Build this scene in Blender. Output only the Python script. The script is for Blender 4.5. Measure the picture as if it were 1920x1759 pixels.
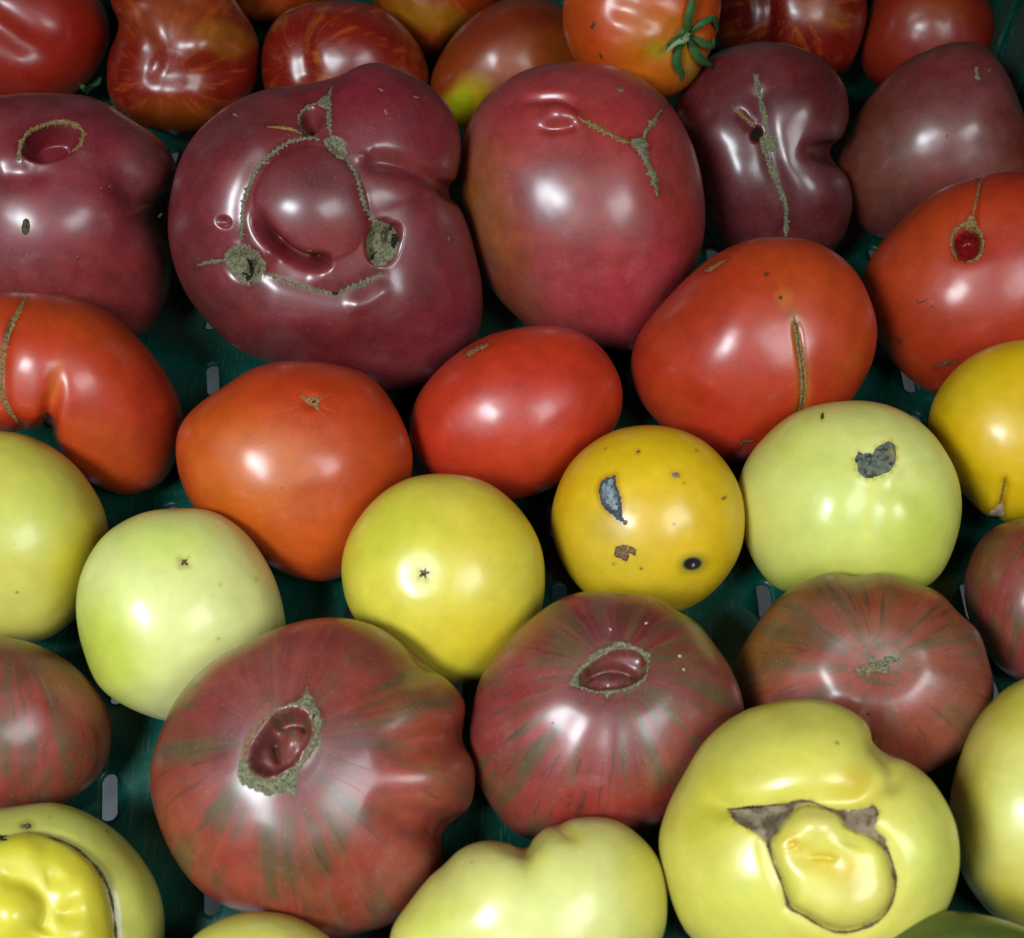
import bpy, bmesh, math, random
import numpy as np
from mathutils import Vector, Matrix
from mathutils.bvhtree import BVHTree
from mathutils.geometry import delaunay_2d_cdt

for o in list(bpy.data.objects):
    bpy.data.objects.remove(o)
S = bpy.context.scene
COL = S.collection
random.seed(7)
R = math.radians

# ------------------------------------------------------------------ camera
W, H = 1920.0, 1759.0
HFOV = R(46)
TILT = R(38)
DIST = 0.43
FPX = W / 2 / math.tan(HFOV / 2)
TARGET = Vector((0, 0, 0.03))
CAM = TARGET + Vector((0, -math.sin(TILT), math.cos(TILT))) * DIST
cam_d = bpy.data.cameras.new('camera')
cam = bpy.data.objects.new('camera', cam_d)
COL.objects.link(cam)
cam.location = CAM
cam.rotation_euler = (TILT, 0, 0)
cam_d.sensor_fit = 'HORIZONTAL'
cam_d.angle = HFOV
cam_d.dof.use_dof = True
cam_d.dof.focus_distance = 0.43
cam_d.dof.aperture_fstop = 18
cam_d.clip_start = 0.01
cam_d.clip_end = 20
S.camera = cam
S.render.resolution_x, S.render.resolution_y = 1024, 938
CR = np.array(Matrix.Rotation(TILT, 3, 'X'))
CN = np.array(CAM)

# ------------------------------------------------------------------ light
wd = bpy.data.worlds.new('World')
S.world = wd
wd.use_nodes = True
bg = wd.node_tree.nodes['Background']
bg.inputs['Color'].default_value = (0.75, 0.85, 1.0, 1)
bg.inputs['Strength'].default_value = 0.014


def area(name, loc, aim, size, power, colour, spread=180):
    d = bpy.data.lights.new(name, 'AREA')
    d.shape = 'RECTANGLE'
    d.size, d.size_y = size
    d.energy = power
    d.color = colour
    d.spread = R(spread)
    o = bpy.data.objects.new(name, d)
    COL.objects.link(o)
    o.location = loc
    o.rotation_euler = (Vector(aim) - Vector(loc)).to_track_quat('-Z', 'Y').to_euler()
    return o


area('key_lamp', (-0.30, -0.42, 0.60), (0.0, -0.10, 0.0), (0.21, 0.14), 2.85, (0.85, 0.95, 1.0), 130)
area('second_lamp', (0.29, -0.41, 0.59), (0.02, -0.10, 0.0), (0.32, 0.22), 1.45, (0.90, 0.97, 1.0), 130)

S.view_settings.view_transform = 'Standard'
S.view_settings.look = 'None'
S.view_settings.exposure = 0.0
S.view_settings.gamma = 1.0
S.view_settings.use_curve_mapping = False
S.render.engine = 'CYCLES'
S.cycles.max_bounces = 5
S.cycles.diffuse_bounces = 3
S.cycles.glossy_bounces = 2
S.cycles.transmission_bounces = 0
S.cycles.volume_bounces = 0
S.cycles.caustics_reflective = False
S.cycles.caustics_refractive = False


# ------------------------------------------------------------------ helpers
def lin(c):
    c = np.asarray(c, float) / 255.0
    return np.where(c <= 0.04045, c / 12.92, ((c + 0.055) / 1.055) ** 2.4)


def ray(px, py):
    v = np.stack([(np.asarray(px, float) - W / 2) / FPX, -(np.asarray(py, float) - H / 2) / FPX, -np.ones_like(np.asarray(px, float))], -1)
    return v @ CR.T


def project(P):
    q = (P - CN) @ CR
    return np.stack([W / 2 - FPX * q[:, 0] / q[:, 2], H / 2 + FPX * q[:, 1] / q[:, 2]], -1)


def on_floor(px, py, z=0.0):
    d = ray(px, py)
    return CN + d * ((z - CN[2]) / d[2])


def vnoise(p, seed=0):
    p = p + seed * 17.13
    i = np.floor(p).astype(np.int64)
    f = p - i
    f = f * f * (3 - 2 * f)

    def h(a):
        n = (a[:, 0] * 73856093) ^ (a[:, 1] * 19349663) ^ (a[:, 2] * 83492791) ^ (seed * 2654435)
        n = (n ^ (n >> 13)) * 1274126177
        n = n & 0x7fffffff
        return ((n ^ (n >> 16)) & 0xffff) / 65535.0
    r = 0
    for a in (0, 1):
        for b in (0, 1):
            for c in (0, 1):
                w = (f[:, 0] if a else 1 - f[:, 0]) * (f[:, 1] if b else 1 - f[:, 1]) * (f[:, 2] if c else 1 - f[:, 2])
                r = r + w * h(i + np.array([a, b, c]))
    return r


def fbm(p, seed=0, o=3):
    r, a, t = 0, 1.0, 0
    for k in range(o):
        r = r + a * vnoise(p * 2 ** k, seed + k)
        t += a
        a *= 0.5
    return r / t


def sstep(a, b, x):
    t = np.clip((x - a) / (b - a), 0, 1)
    return t * t * (3 - 2 * t)


def smooth_line(pts, step=3.0, closed=False):
    """Catmull-Rom through the points, resampled evenly."""
    P = np.array(pts, float)
    n = len(P)
    out = []
    rng = n if closed else n - 1
    for i in range(rng):
        g = (lambda k: P[k % n]) if closed else (lambda k: P[min(max(k, 0), n - 1)])
        p0, p1, p2, p3 = g(i - 1), g(i), g(i + 1), g(i + 2)
        for t in np.linspace(0, 1, 24, endpoint=False):
            out.append(0.5 * (2 * p1 + (p2 - p0) * t + (2 * p0 - 5 * p1 + 4 * p2 - p3) * t ** 2 + (3 * p1 - p0 - 3 * p2 + p3) * t ** 3))
    out.append(P[0] if closed else P[-1])
    out = np.array(out)
    L = np.concatenate([[0], np.cumsum(np.linalg.norm(np.diff(out, axis=0), axis=1))])
    m = max(3, int(L[-1] / step) + 1)
    s = np.linspace(0, L[-1], m)
    return np.stack([np.interp(s, L, out[:, 0]), np.interp(s, L, out[:, 1])], -1)


def inside(q, pts):
    P = smooth_line(pts, 6.0, True)
    r = np.zeros(len(q), bool)
    for a, b in zip(P[:-1], P[1:]):
        if a[1] == b[1]:
            continue
        c = ((a[1] > q[:, 1]) != (b[1] > q[:, 1])) & (q[:, 0] < (b[0] - a[0]) * (q[:, 1] - a[1]) / (b[1] - a[1]) + a[0])
        r ^= c
    return r


def line_dist(q, pts, stp=6.0):
    """distance of pixels q to a polyline and position 0..1 along it"""
    L = smooth_line(pts, stp)
    best = np.full(len(q), 1e9)
    pos = np.zeros(len(q))
    n = len(L) - 1
    for i in range(n):
        a, b = L[i], L[i + 1]
        ab = b - a
        t = np.clip(((q - a) @ ab) / max(ab @ ab, 1e-9), 0, 1)
        d = np.linalg.norm(q - a - t[:, None] * ab, axis=1)
        m = d < best
        best[m] = d[m]
        pos[m] = (i + t[m]) / n
    return best, pos


# ------------------------------------------------------------------ materials
def new_mat(name):
    m = bpy.data.materials.new(name)
    m.use_nodes = True
    nt = m.node_tree
    return m, nt, nt.nodes['Principled BSDF']


def nd(nt, typ, **kw):
    n = nt.nodes.new(typ)
    for k, v in kw.items():
        if k in n.inputs.keys():
            n.inputs[k].default_value = v
        else:
            setattr(n, k, v)
    return n


def noise(nt, vec, scale, detail=3.0, rough=0.5, dist=0.0):
    n = nd(nt, 'ShaderNodeTexNoise')
    n.inputs['Scale'].default_value = scale
    n.inputs['Detail'].default_value = detail
    n.inputs['Roughness'].default_value = rough
    n.inputs['Distortion'].default_value = dist
    nt.links.new(vec, n.inputs['Vector'])
    return n.outputs['Fac']


def ramp(nt, fac, a, b, v0=0.0, v1=1.0):
    n = nd(nt, 'ShaderNodeMapRange')
    n.interpolation_type = 'SMOOTHSTEP'
    for k, v in (('From Min', a), ('From Max', b), ('To Min', v0), ('To Max', v1)):
        n.inputs[k].default_value = v
    nt.links.new(fac, n.inputs['Value'])
    return n.outputs['Result']


def mix(nt, fac, a, b, blend='MIX'):
    n = nd(nt, 'ShaderNodeMix')
    n.data_type = 'RGBA'
    n.blend_type = blend
    for s, v in ((0, fac), (6, a), (7, b)):
        if isinstance(v, (int, float)):
            n.inputs[s].default_value = v
        elif isinstance(v, (tuple, list, np.ndarray)):
            n.inputs[s].default_value = tuple(v)[:3] + (1,)
        else:
            nt.links.new(v, n.inputs[s])
    return n.outputs[2]


def mul(nt, a, b):
    n = nd(nt, 'ShaderNodeMath', operation='MULTIPLY')
    for i, v in enumerate((a, b)):
        if isinstance(v, (int, float)):
            n.inputs[i].default_value = v
        else:
            nt.links.new(v, n.inputs[i])
    return n.outputs[0]


def skin(name, rough=0.3, sss=0.12, streaks=(), mottle=0.10, fine=0.02, pale=0.0, spec=0.38, coat=0.6, bloom=0.0):
    """tomato skin: pigment painted per tomato, streaks that run from pole to pole, mottling, pores"""
    m, nt, b = new_mat(name)
    L = nt.links.new
    pos = nd(nt, 'ShaderNodeNewGeometry').outputs['Position']
    pig = nd(nt, 'ShaderNodeAttribute', attribute_name='pigment').outputs['Color']
    sco = nd(nt, 'ShaderNodeAttribute', attribute_name='stripe_co').outputs['Vector']
    c = pig
    for (colour, scale, lo, hi, amount, brk, squeeze) in streaks:
        mp = nd(nt, 'ShaderNodeMapping')
        mp.inputs['Scale'].default_value = (1, 1, squeeze)
        mp.inputs['Location'].default_value = (scale * 3.1, lo * 7, hi * 3)
        L(sco, mp.inputs['Vector'])
        f = ramp(nt, noise(nt, mp.outputs['Vector'], scale, 4, 0.6, 0.25), lo, hi, 0, amount)
        if brk:
            f = mul(nt, f, ramp(nt, noise(nt, pos, brk, 3), 0.36, 0.56))
        c = mix(nt, f, c, lin(colour))
    f = ramp(nt, noise(nt, pos, 120, 6, 0.66), 0.3, 0.7, 1 - mottle, 1 + mottle)
    cc = nd(nt, 'ShaderNodeCombineColor')
    for k in range(3):
        L(f, cc.inputs[k])
    c = mix(nt, 1.0, c, cc.outputs['Color'], 'MULTIPLY')
    if bloom:
        c = mix(nt, mul(nt, ramp(nt, noise(nt, pos, 34, 5, 0.65), 0.42, 0.72), bloom), c, (0.30, 0.22, 0.235))
    # pores
    vo = nd(nt, 'ShaderNodeTexVoronoi')
    vo.inputs['Scale'].default_value = 520
    L(pos, vo.inputs['Vector'])
    pf = mul(nt, ramp(nt, vo.outputs['Distance'], 0.16, 0.05), 0.05 + pale)
    c = mix(nt, pf, c, (0.75, 0.62, 0.40))
    # scattered tiny blemishes
    v2 = nd(nt, 'ShaderNodeTexVoronoi')
    v2.inputs['Scale'].default_value = 95
    L(pos, v2.inputs['Vector'])
    sp_ = nd(nt, 'ShaderNodeSeparateColor')
    L(v2.outputs['Color'], sp_.inputs['Color'])
    keep = ramp(nt, sp_.outputs[0], 0.86, 0.90)
    bf = mul(nt, mul(nt, ramp(nt, v2.outputs['Distance'], 0.085, 0.05), keep), 0.55)
    c = mix(nt, bf, c, (0.10, 0.065, 0.03))
    L(c, b.inputs['Base Color'])
    L(ramp(nt, noise(nt, pos, 60, 5, 0.6), 0.3, 0.7, rough - 0.05, rough + 0.07), b.inputs['Roughness'])
    b.inputs['Subsurface Weight'].default_value = sss
    b.inputs['Subsurface Radius'].default_value = (1.0, 0.45, 0.2)
    b.inputs['Subsurface Scale'].default_value = 0.006
    b.inputs['Specular IOR Level'].default_value = spec
    b.inputs['Coat Weight'].default_value = coat
    b.inputs['Coat Roughness'].default_value = 0.24
    bp = nd(nt, 'ShaderNodeBump')
    bp.inputs['Strength'].default_value = 1.0
    bp.inputs['Distance'].default_value = 0.001
    ad = nd(nt, 'ShaderNodeMath', operation='MULTIPLY_ADD')
    L(noise(nt, pos, 1300, 1), ad.inputs[0])
    ad.inputs[1].default_value = 0.022
    L(mul(nt, noise(nt, pos, 200, 3, 0.6), 0.085), ad.inputs[2])
    L(ad.outputs[0], bp.inputs['Height'])
    L(bp.outputs['Normal'], b.inputs['Normal'])
    return m


def rough_mat(name, c1, c2, scale=500, rough=0.85, c3=None, bump=0.0006, scale3=1500):
    m, nt, b = new_mat(name)
    L = nt.links.new
    pos = nd(nt, 'ShaderNodeNewGeometry').outputs['Position']
    c = mix(nt, ramp(nt, noise(nt, pos, scale, 4, 0.6), 0.35, 0.65), lin(c1), lin(c2))
    if c3 is not None:
        c = mix(nt, ramp(nt, noise(nt, pos, scale3, 3), 0.5, 0.64), c, lin(c3))
    L(c, b.inputs['Base Color'])
    b.inputs['Roughness'].default_value = rough
    b.inputs['Specular IOR Level'].default_value = 0.25
    bp = nd(nt, 'ShaderNodeBump')
    bp.inputs['Strength'].default_value = 0.8
    bp.inputs['Distance'].default_value = bump
    L(noise(nt, pos, 1300, 4, 0.65), bp.inputs['Height'])
    L(bp.outputs['Normal'], b.inputs['Normal'])
    return m


M = {}
M['red'] = skin('red_skin', 0.46, 0.0)
M['purple'] = skin('purple_skin', 0.47, 0.0, mottle=0.16, pale=0.07, spec=0.45, bloom=0.10, coat=0.75)
M['yellow'] = skin('yellow_skin', 0.46, 0.0, mottle=0.06)
M['pale'] = skin('pale_skin', 0.46, 0.0, mottle=0.05)
M['striped'] = skin('striped_skin', 0.47, 0.0, mottle=0.12, pale=0.06, spec=0.42, bloom=0.10, coat=0.65, streaks=[
    ((88, 68, 40), 2.6, 0.50, 0.68, 0.55, 50, 0.25),
    ((80, 68, 38), 4.6, 0.45, 0.62, 0.85, 50, 0.22),
    ((146, 74, 54), 9.0, 0.46, 0.72, 0.32, 0, 0.16),
    ((60, 46, 30), 13.0, 0.55, 0.68, 0.6, 75, 0.16)])
M['flame'] = skin('flame_streaked_skin', 0.38, 0.0, mottle=0.14, streaks=[
    ((176, 96, 24), 2.2, 0.52, 0.70, 0.55, 60, 0.6),
    ((184, 84, 22), 6.0, 0.53, 0.66, 0.45, 0, 0.35)])
M['cork'] = rough_mat('cork_scar', (96, 94, 70), (126, 122, 94), 800, 0.92, (72, 68, 50), 0.0003)
M['cork_dark'] = rough_mat('dark_cork_scar', (84, 68, 48), (128, 108, 80), 500, 0.9, (48, 38, 28))
M['cork_tan'] = rough_mat('tan_cork_scar', (150, 116, 66), (120, 96, 58), 700, 0.85, (84, 66, 40))
M['cork_grey'] = rough_mat('grey_stem_scar', (96, 92, 62), (70, 66, 46), 700, 0.9, (44, 40, 28))
M['stem_grey'] = rough_mat('grey_stem_scar_plate', (84, 88, 76), (112, 114, 100), 420, 0.85, (46, 50, 42), 0.0006, 600)
M['flap'] = rough_mat('dry_olive_flap', (132, 124, 78), (112, 104, 66), 500, 0.6)
M['leather'] = rough_mat('leathery_scar', (138, 122, 96), (104, 88, 66), 130, 0.8, (84, 70, 52), 0.0003, 260)
M['hollow_brown'] = rough_mat('dark_brown_scar', (62, 48, 34), (44, 34, 26), 500, 0.9)
M['hollow'] = rough_mat('painted_hole_shade', (22, 20, 14), (40, 36, 24), 700, 0.9)  # near black colour standing in for the shade inside holes
M['mould'] = rough_mat('blue_grey_scab', (150, 158, 162), (104, 114, 124), 420, 0.6, (64, 72, 82), 0.0008, 500)
M['slate'] = rough_mat('dark_slate_scab', (52, 58, 62), (74, 82, 88), 500, 0.6)
M['scab'] = rough_mat('brown_scab', (142, 110, 70), (104, 80, 56), 700, 0.8, (64, 48, 34))
M['speck'] = rough_mat('dark_speck', (58, 46, 22), (82, 62, 30), 900, 0.8)
M['seedy'] = rough_mat('pinkish_speck', (150, 130, 110), (110, 92, 74), 900, 0.7)
M['inner'] = rough_mat('sunken_red_flesh', (128, 20, 22), (96, 12, 18), 260, 0.22, None, 0.0001)
M['leaf'] = rough_mat('green_sepal', (46, 84, 40), (58, 98, 48), 300, 0.55, None, 0.0002)
M['stem'] = rough_mat('pale_stem', (150, 170, 120), (110, 138, 84), 500, 0.7, (84, 106, 62))
M['cork_orange'] = rough_mat('orange_line', (204, 92, 40), (192, 80, 34), 900, 0.5)
M['cork_pink'] = rough_mat('pale_pink_line', (150, 80, 64), (138, 66, 56), 900, 0.5)
M['scar_brown'] = rough_mat('brown_scar_line', (112, 94, 66), (86, 70, 48), 700, 0.85, (62, 50, 34))
M['crust'] = rough_mat('pale_crumb', (196, 176, 156), (170, 140, 120), 900, 0.8)

# ------------------------------------------------------------------ tomato builder
_ico = {}


def ico(level):
    if level not in _ico:
        bm = bmesh.new()
        bmesh.ops.create_icosphere(bm, subdivisions=level, radius=1.0)
        v = np.array([x.co[:] for x in bm.verts])
        f = np.array([[x.index for x in q.verts] for q in bm.faces])
        bm.free()
        _ico[level] = (v, f)
    return _ico[level]


def vnormals(P, F):
    n = np.cross(P[F[:, 1]] - P[F[:, 0]], P[F[:, 2]] - P[F[:, 0]])
    out = np.zeros_like(P)
    for k in range(3):
        for a in range(3):
            out[:, a] += np.bincount(F[:, k], n[:, a], len(P))
    return out / np.maximum(np.linalg.norm(out, axis=1, keepdims=True), 1e-12)


def link(name, me, mat, parent=None, loc=None):
    o = bpy.data.objects.new(name, me)
    COL.objects.link(o)
    me.materials.append(mat)
    if loc is not None:
        o.location = loc
    if parent is not None:
        o.parent = parent
    return o


TONE = {'purple': (0.86, 0.90, 0.72), 'red': (0.88, 1.10, 0.66), 'striped': (0.80, 0.94, 0.66), 'flame': (0.60, 0.70, 0.62), 'yellow': (1.02, 1.0, 1.15), 'pale': (1.09, 1.02, 1.2)}  # flame tint also puts the dimmer light at the back into the pigment
TOMS = []
LIFT = {1: 0.012, 2: 0.008, 4: 0.02, 5: 0.012, 6: 0.002, 7: 0.014, 8: 0.002, 19: 0.0049, 20: 0.0024, 22: 0.005, 23: 0.0014, 26: 0.001, 27: 0.0026, 31: 0.0157, 32: 0.0106, 33: 0.0213, 34: 0.0062, 35: 0.040, 36: 0.058}


class Tomato:
    """A tomato from its outline (photo pixels, clockwise or not), built at its own distance and real size, resting on the crate floor."""

    def __init__(s, name, label, group, mat, outline, colour, centre=None, k=0.85, lift=0.0, level=6, feats=(), patches=(),
                 axis=None, ribs=None, sq=0.94, vary=0.07, warp=0.35, lump=3.0, back=0.9, dark=1.0):
        s.name, s.label, s.seed = name, label, len(TOMS) + 1
        C = smooth_line(outline, 6.0, True)
        c = np.array(centre if centre is not None else C.mean(0), float)
        s.c = c
        rc = ray(c[0], c[1])
        ez = -rc / np.linalg.norm(rc)
        ex = np.cross(np.array([0, 1.0, 0]), ez)
        ex /= np.linalg.norm(ex)
        ey = np.cross(ez, ex)
        # outline on the plane through the centre at unit distance
        rr = ray(C[:, 0], C[:, 1])
        q = rr / (-(rr @ ez))[:, None]
        X, Y = q @ ex, q @ ey
        th, ra = np.arctan2(Y, X), np.hypot(X, Y)
        o = np.argsort(th)
        th, ra = th[o], ra[o]
        grid = np.linspace(-math.pi, math.pi, 721)
        Rg = np.interp(grid, np.concatenate([th - 2 * math.pi, th, th + 2 * math.pi]), np.tile(ra, 3))
        ker = np.exp(-(np.arange(-6, 7) / 2.5) ** 2)
        ker /= ker.sum()
        Rg = np.convolve(np.concatenate([Rg[-13:-1], Rg, Rg[1:13]]), ker, 'same')[12:-12]
        Rm = Rg.mean()
        s.Rm = Rm
        V, F = ico(level)
        V = V + np.array([0, 0, warp])
        V = V / np.linalg.norm(V, axis=1, keepdims=True)
        sp, cp = np.hypot(V[:, 0], V[:, 1]), V[:, 2]
        az = np.arctan2(V[:, 1], V[:, 0])
        Rv = np.interp(az, grid, Rg)
        Re = Rm + (Rv - Rm) * sstep(0.0, 0.95, sp)
        D = np.where(cp > 0, k, k * back) * Rm
        lat = Re * sp ** sq
        P = np.stack([lat * np.cos(az), lat * np.sin(az), D * np.sign(cp) * np.abs(cp) ** sq], -1)
        B = np.stack([ex, ey, ez], 0)
        u = 1.0 / FPX                                 # one photo pixel at unit distance (approximately)
        # gentle unevenness
        N = vnormals(P, F)
        P = P + N * ((fbm(V * 1.6, s.seed) - 0.5) * lump * 2 * u)[:, None] * sstep(1.0, 0.6, sp)[:, None]

        lift = LIFT.get(s.seed, lift)
        # distance at which it rests on the floor
        def low(t):
            return (CN + rc / np.linalg.norm(rc) * t + (P * t) @ B)[:, 2].min()
        lo, hi = 0.1, 1.2
        for _ in range(50):
            mid = (lo + hi) / 2
            if low(mid) > lift:
                lo = mid
            else:
                hi = mid
        t = lo
        s.t = t
        ctr = CN + rc / np.linalg.norm(rc) * t
        Pw = (P * t) @ B
        s.u = u * t                                   # metres per photo pixel here
        Q = project(ctr + Pw)
        N = vnormals(Pw, F)
        facing = ((N * (CN - ctr - Pw)).sum(1) / np.linalg.norm(CN - ctr - Pw, axis=1))
        front = sstep(-0.25, 0.05, facing)
        # axis frame for ribs and streaks
        a_px = np.array(axis if axis is not None else c, float)
        i0 = np.argmin(((Q - a_px) ** 2).sum(1) + (facing < 0) * 1e6)
        ax = Pw[i0] / np.linalg.norm(Pw[i0])
        b1 = np.cross(ax, [0.3, 0.1, 0.9])
        b1 /= np.linalg.norm(b1)
        b2 = np.cross(ax, b1)
        dn = Pw / np.linalg.norm(Pw, axis=1, keepdims=True)
        pol = np.arccos(np.clip(dn @ ax, -1, 1))
        aaz = np.arctan2(dn @ b2, dn @ b1)
        disp = np.zeros(len(Pw))
        disp += (fbm(V * 4.0, s.seed + 7) - 0.5) * 0.9 * front
        if ribs:
            n, amp, start = ribs
            ph = aaz * n + 1.6 * np.sin(aaz * 2 + s.seed) + 0.8 * np.sin(aaz * 3 + 2 * s.seed)
            disp += -amp * (0.5 - 0.5 * np.cos(ph)) * sstep(start * 0.25, start, pol)
        for f in feats:
            kind = f[0]
            if kind == 'bump':                        # x, y, rx, ry, angle, height
                _, x, y, rx, ry, an, h = f
                d = Q - (x, y)
                ca, sa = math.cos(R(an)), math.sin(R(an))
                e = np.hypot((d[:, 0] * ca + d[:, 1] * sa) / rx, (-d[:, 0] * sa + d[:, 1] * ca) / ry)
                disp += h * np.exp(-(e * 1.15) ** 2) * front
            elif kind == 'pit':                       # x, y, rx, ry, angle, depth, edge
                _, x, y, rx, ry, an, h, ed = f
                d = Q - (x, y)
                ca, sa = math.cos(R(an)), math.sin(R(an))
                e = np.hypot((d[:, 0] * ca + d[:, 1] * sa) / rx, (-d[:, 0] * sa + d[:, 1] * ca) / ry)
                disp += -h * sstep(1.0, 1.0 - ed, e) * front
            elif kind == 'dome':                      # flat-topped rise
                _, x, y, rx, ry, an, h, ed = f
                d = Q - (x, y)
                ca, sa = math.cos(R(an)), math.sin(R(an))
                e = np.hypot((d[:, 0] * ca + d[:, 1] * sa) / rx, (-d[:, 0] * sa + d[:, 1] * ca) / ry)
                disp += h * np.sqrt(np.clip(1 - e ** 2, 0, 1)) ** ed * front
            elif kind == 'lobe':                      # outline, height, rounding: a swelling (or a pit) with its own edge
                _, pts, h, r = f
                d = line_dist(Q, list(pts) + [pts[0]], 8.0)[0]
                ins = inside(Q, pts)
                e = np.clip(d / r, 0, 1)
                disp += h * np.sqrt(np.clip(1 - (1 - e) ** 2, 0, 1)) * ins * front
            elif kind == 'line':                      # points, width, height(+/-), taper start, taper end
                _, pts, w, h, t0, t1 = f
                d, po = line_dist(Q, pts)
                tp = np.ones(len(Q))
                if t0 > 0:
                    tp *= sstep(0, t0, po + 1e-3)
                if t1 > 0:
                    tp *= sstep(0, t1, 1 - po + 1e-3)
                disp += h * np.exp(-(d / w) ** 2) * tp * front
        Pw = Pw + N * (disp * s.u)[:, None]
        # pigment
        base = lin(colour)
        vary = vary * (2.0 if mat in ('purple', 'striped') else 1.0)
        wn = fbm((ctr + Pw) * 28, s.seed + 40, 3)
        wn2 = fbm((ctr + Pw) * 75, s.seed + 80, 3)
        pig = base[None] * (1 + ((wn - 0.5) * 2.2 * vary + (wn2 - 0.5) * vary)[:, None])
        # uneven ripening: hue drifts slowly over the skin
        wn3 = fbm((ctr + Pw) * 17, s.seed + 120, 3) - 0.5
        if mat in ('red', 'flame'):
            pig = pig * np.stack([1 + wn3 * 0.2, 1 + wn3 * 1.5, 1 + wn3 * 0.3], -1)
        elif mat in ('purple', 'striped'):
            pig = pig * np.stack([1 + wn3 * 0.7, 1 - wn3 * 0.5, 1 + (wn - 0.5) * 0.9], -1)
        else:
            pig = pig * np.stack([1 + wn3 * 0.16, 1 - wn3 * 0.10, 1 + wn3 * 0.9], -1)
        for p in patches:
            if p[0] == 'rad':                         # colour rings about the axis: polar from..to
                _, col, a, b_, st = p
                w = sstep(a, b_, pol + (wn - 0.5) * 0.5) * st
            elif p[0] == 'poly':
                _, pts, col, st, soft = p
                d = line_dist(Q, list(pts) + [pts[0]], 8.0)[0] * np.where(inside(Q, pts), 1, -1)
                w = sstep(-soft, soft, d) * st * front
            elif p[0] == 'line':
                _, pts, wd_, col, st = p
                d, po = line_dist(Q, pts)
                w = np.exp(-(d / wd_) ** 2) * st * front
            else:                                     # x, y, rx, ry, angle, colour, strength, softness
                x, y, rx, ry, an, col, st, so = p
                d = Q - (x, y)
                ca, sa = math.cos(R(an)), math.sin(R(an))
                e = np.hypot((d[:, 0] * ca + d[:, 1] * sa) / rx, (-d[:, 0] * sa + d[:, 1] * ca) / ry)
                e = e + (wn2 - 0.5) * 0.5 * min(so * 2, 1)
                w = sstep(1.0 + so * 0.5, 1.0 - so, e) * st * front
            pig = pig * (1 - w[:, None]) + lin(col)[None] * w[:, None]
        pig = pig * np.array(TONE[mat])[None] * dark
        me = bpy.data.meshes.new(name)
        me.from_pydata(Pw, [], F.tolist())
        me.polygons.foreach_set('use_smooth', np.ones(len(F), bool))
        at = me.attributes.new('pigment', 'FLOAT_COLOR', 'POINT')
        at.data.foreach_set('color', np.concatenate([np.clip(pig, 0.002, 0.95), np.ones((len(pig), 1))], 1).astype(np.float32).ravel())
        rr_ = np.minimum(1, np.sin(np.minimum(pol, math.pi / 2)) * 3)
        at = me.attributes.new('stripe_co', 'FLOAT_VECTOR', 'POINT')
        at.data.foreach_set('vector', (np.stack([np.cos(aaz) * rr_, np.sin(aaz) * rr_, pol * 0.8], -1) + s.seed * 3.7).astype(np.float32).ravel())
        s.o = link(name, me, M[mat], None, ctr)
        s.o['label'] = label
        s.o['category'] = 'tomato'
        s.o['group'] = group
        s.ctr = Vector(ctr)
        s.W = ctr + Pw
        s.F = F
        s._bvh = None
        s.Q, s.fr, s.pig, s.dirty = Q, facing > 0, pig, False
        TOMS.append(s)

    def hit(s, px, py):
        if s._bvh is None:
            s._bvh = BVHTree.FromPolygons(s.W.tolist(), s.F.tolist())
        d = Vector(ray(px, py)).normalized()
        loc, n, i, dist = s._bvh.ray_cast(CAM, d)
        if loc is None:
            loc, n, i, dist = s._bvh.find_nearest(CAM + d * s.t)
        return loc, n

    def stain(s, L, width, tint=(0.74, 0.66, 0.55), closed=True):
        """discoloured skin round a scar"""
        lo, hi = L.min(0) - width * 2, L.max(0) + width * 2
        i = np.nonzero((s.Q > lo).all(1) & (s.Q < hi).all(1) & s.fr)[0]
        if not len(i):
            return
        d = np.sqrt(((s.Q[i][:, None, :] - L[None]) ** 2).sum(2)).min(1)
        w = np.exp(-(d / width) ** 2)[:, None]
        s.pig[i] *= 1 - w * (1 - np.array(tint))[None]
        s.dirty = True

    def part(s, name, verts, faces, mat, smooth=True, parent=None, label=None):
        me = bpy.data.meshes.new(name)
        me.from_pydata([Vector(v) - s.ctr for v in verts], [], faces)
        me.polygons.foreach_set('use_smooth', [smooth] * len(faces))
        o = link(name, me, M[mat], parent or s.o)
        if label:
            o['label'] = label
        return o

    def strip(s, name, pts, width, mat='cork', h=1.6, spike=0.6, step=3.0, ends=(0.3, 0.3), closed=False, label=None, seed=0, teeth=None, vary=0.0):
        """raised corky line with ragged edges following the skin; pts may carry a width factor"""
        rnd = random.Random(s.seed * 31 + seed)
        L = smooth_line(pts, step, closed)
        if width > 3:
            s.stain(L[::2], width * 0.5 + 3.5)
        n = len(L)
        T = np.gradient(L, axis=0)
        T /= np.maximum(np.linalg.norm(T, axis=1, keepdims=True), 1e-9)
        Nn = np.stack([-T[:, 1], T[:, 0]], -1)
        vs, fs = [], []
        spl = [0.0, 0.0]
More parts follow.
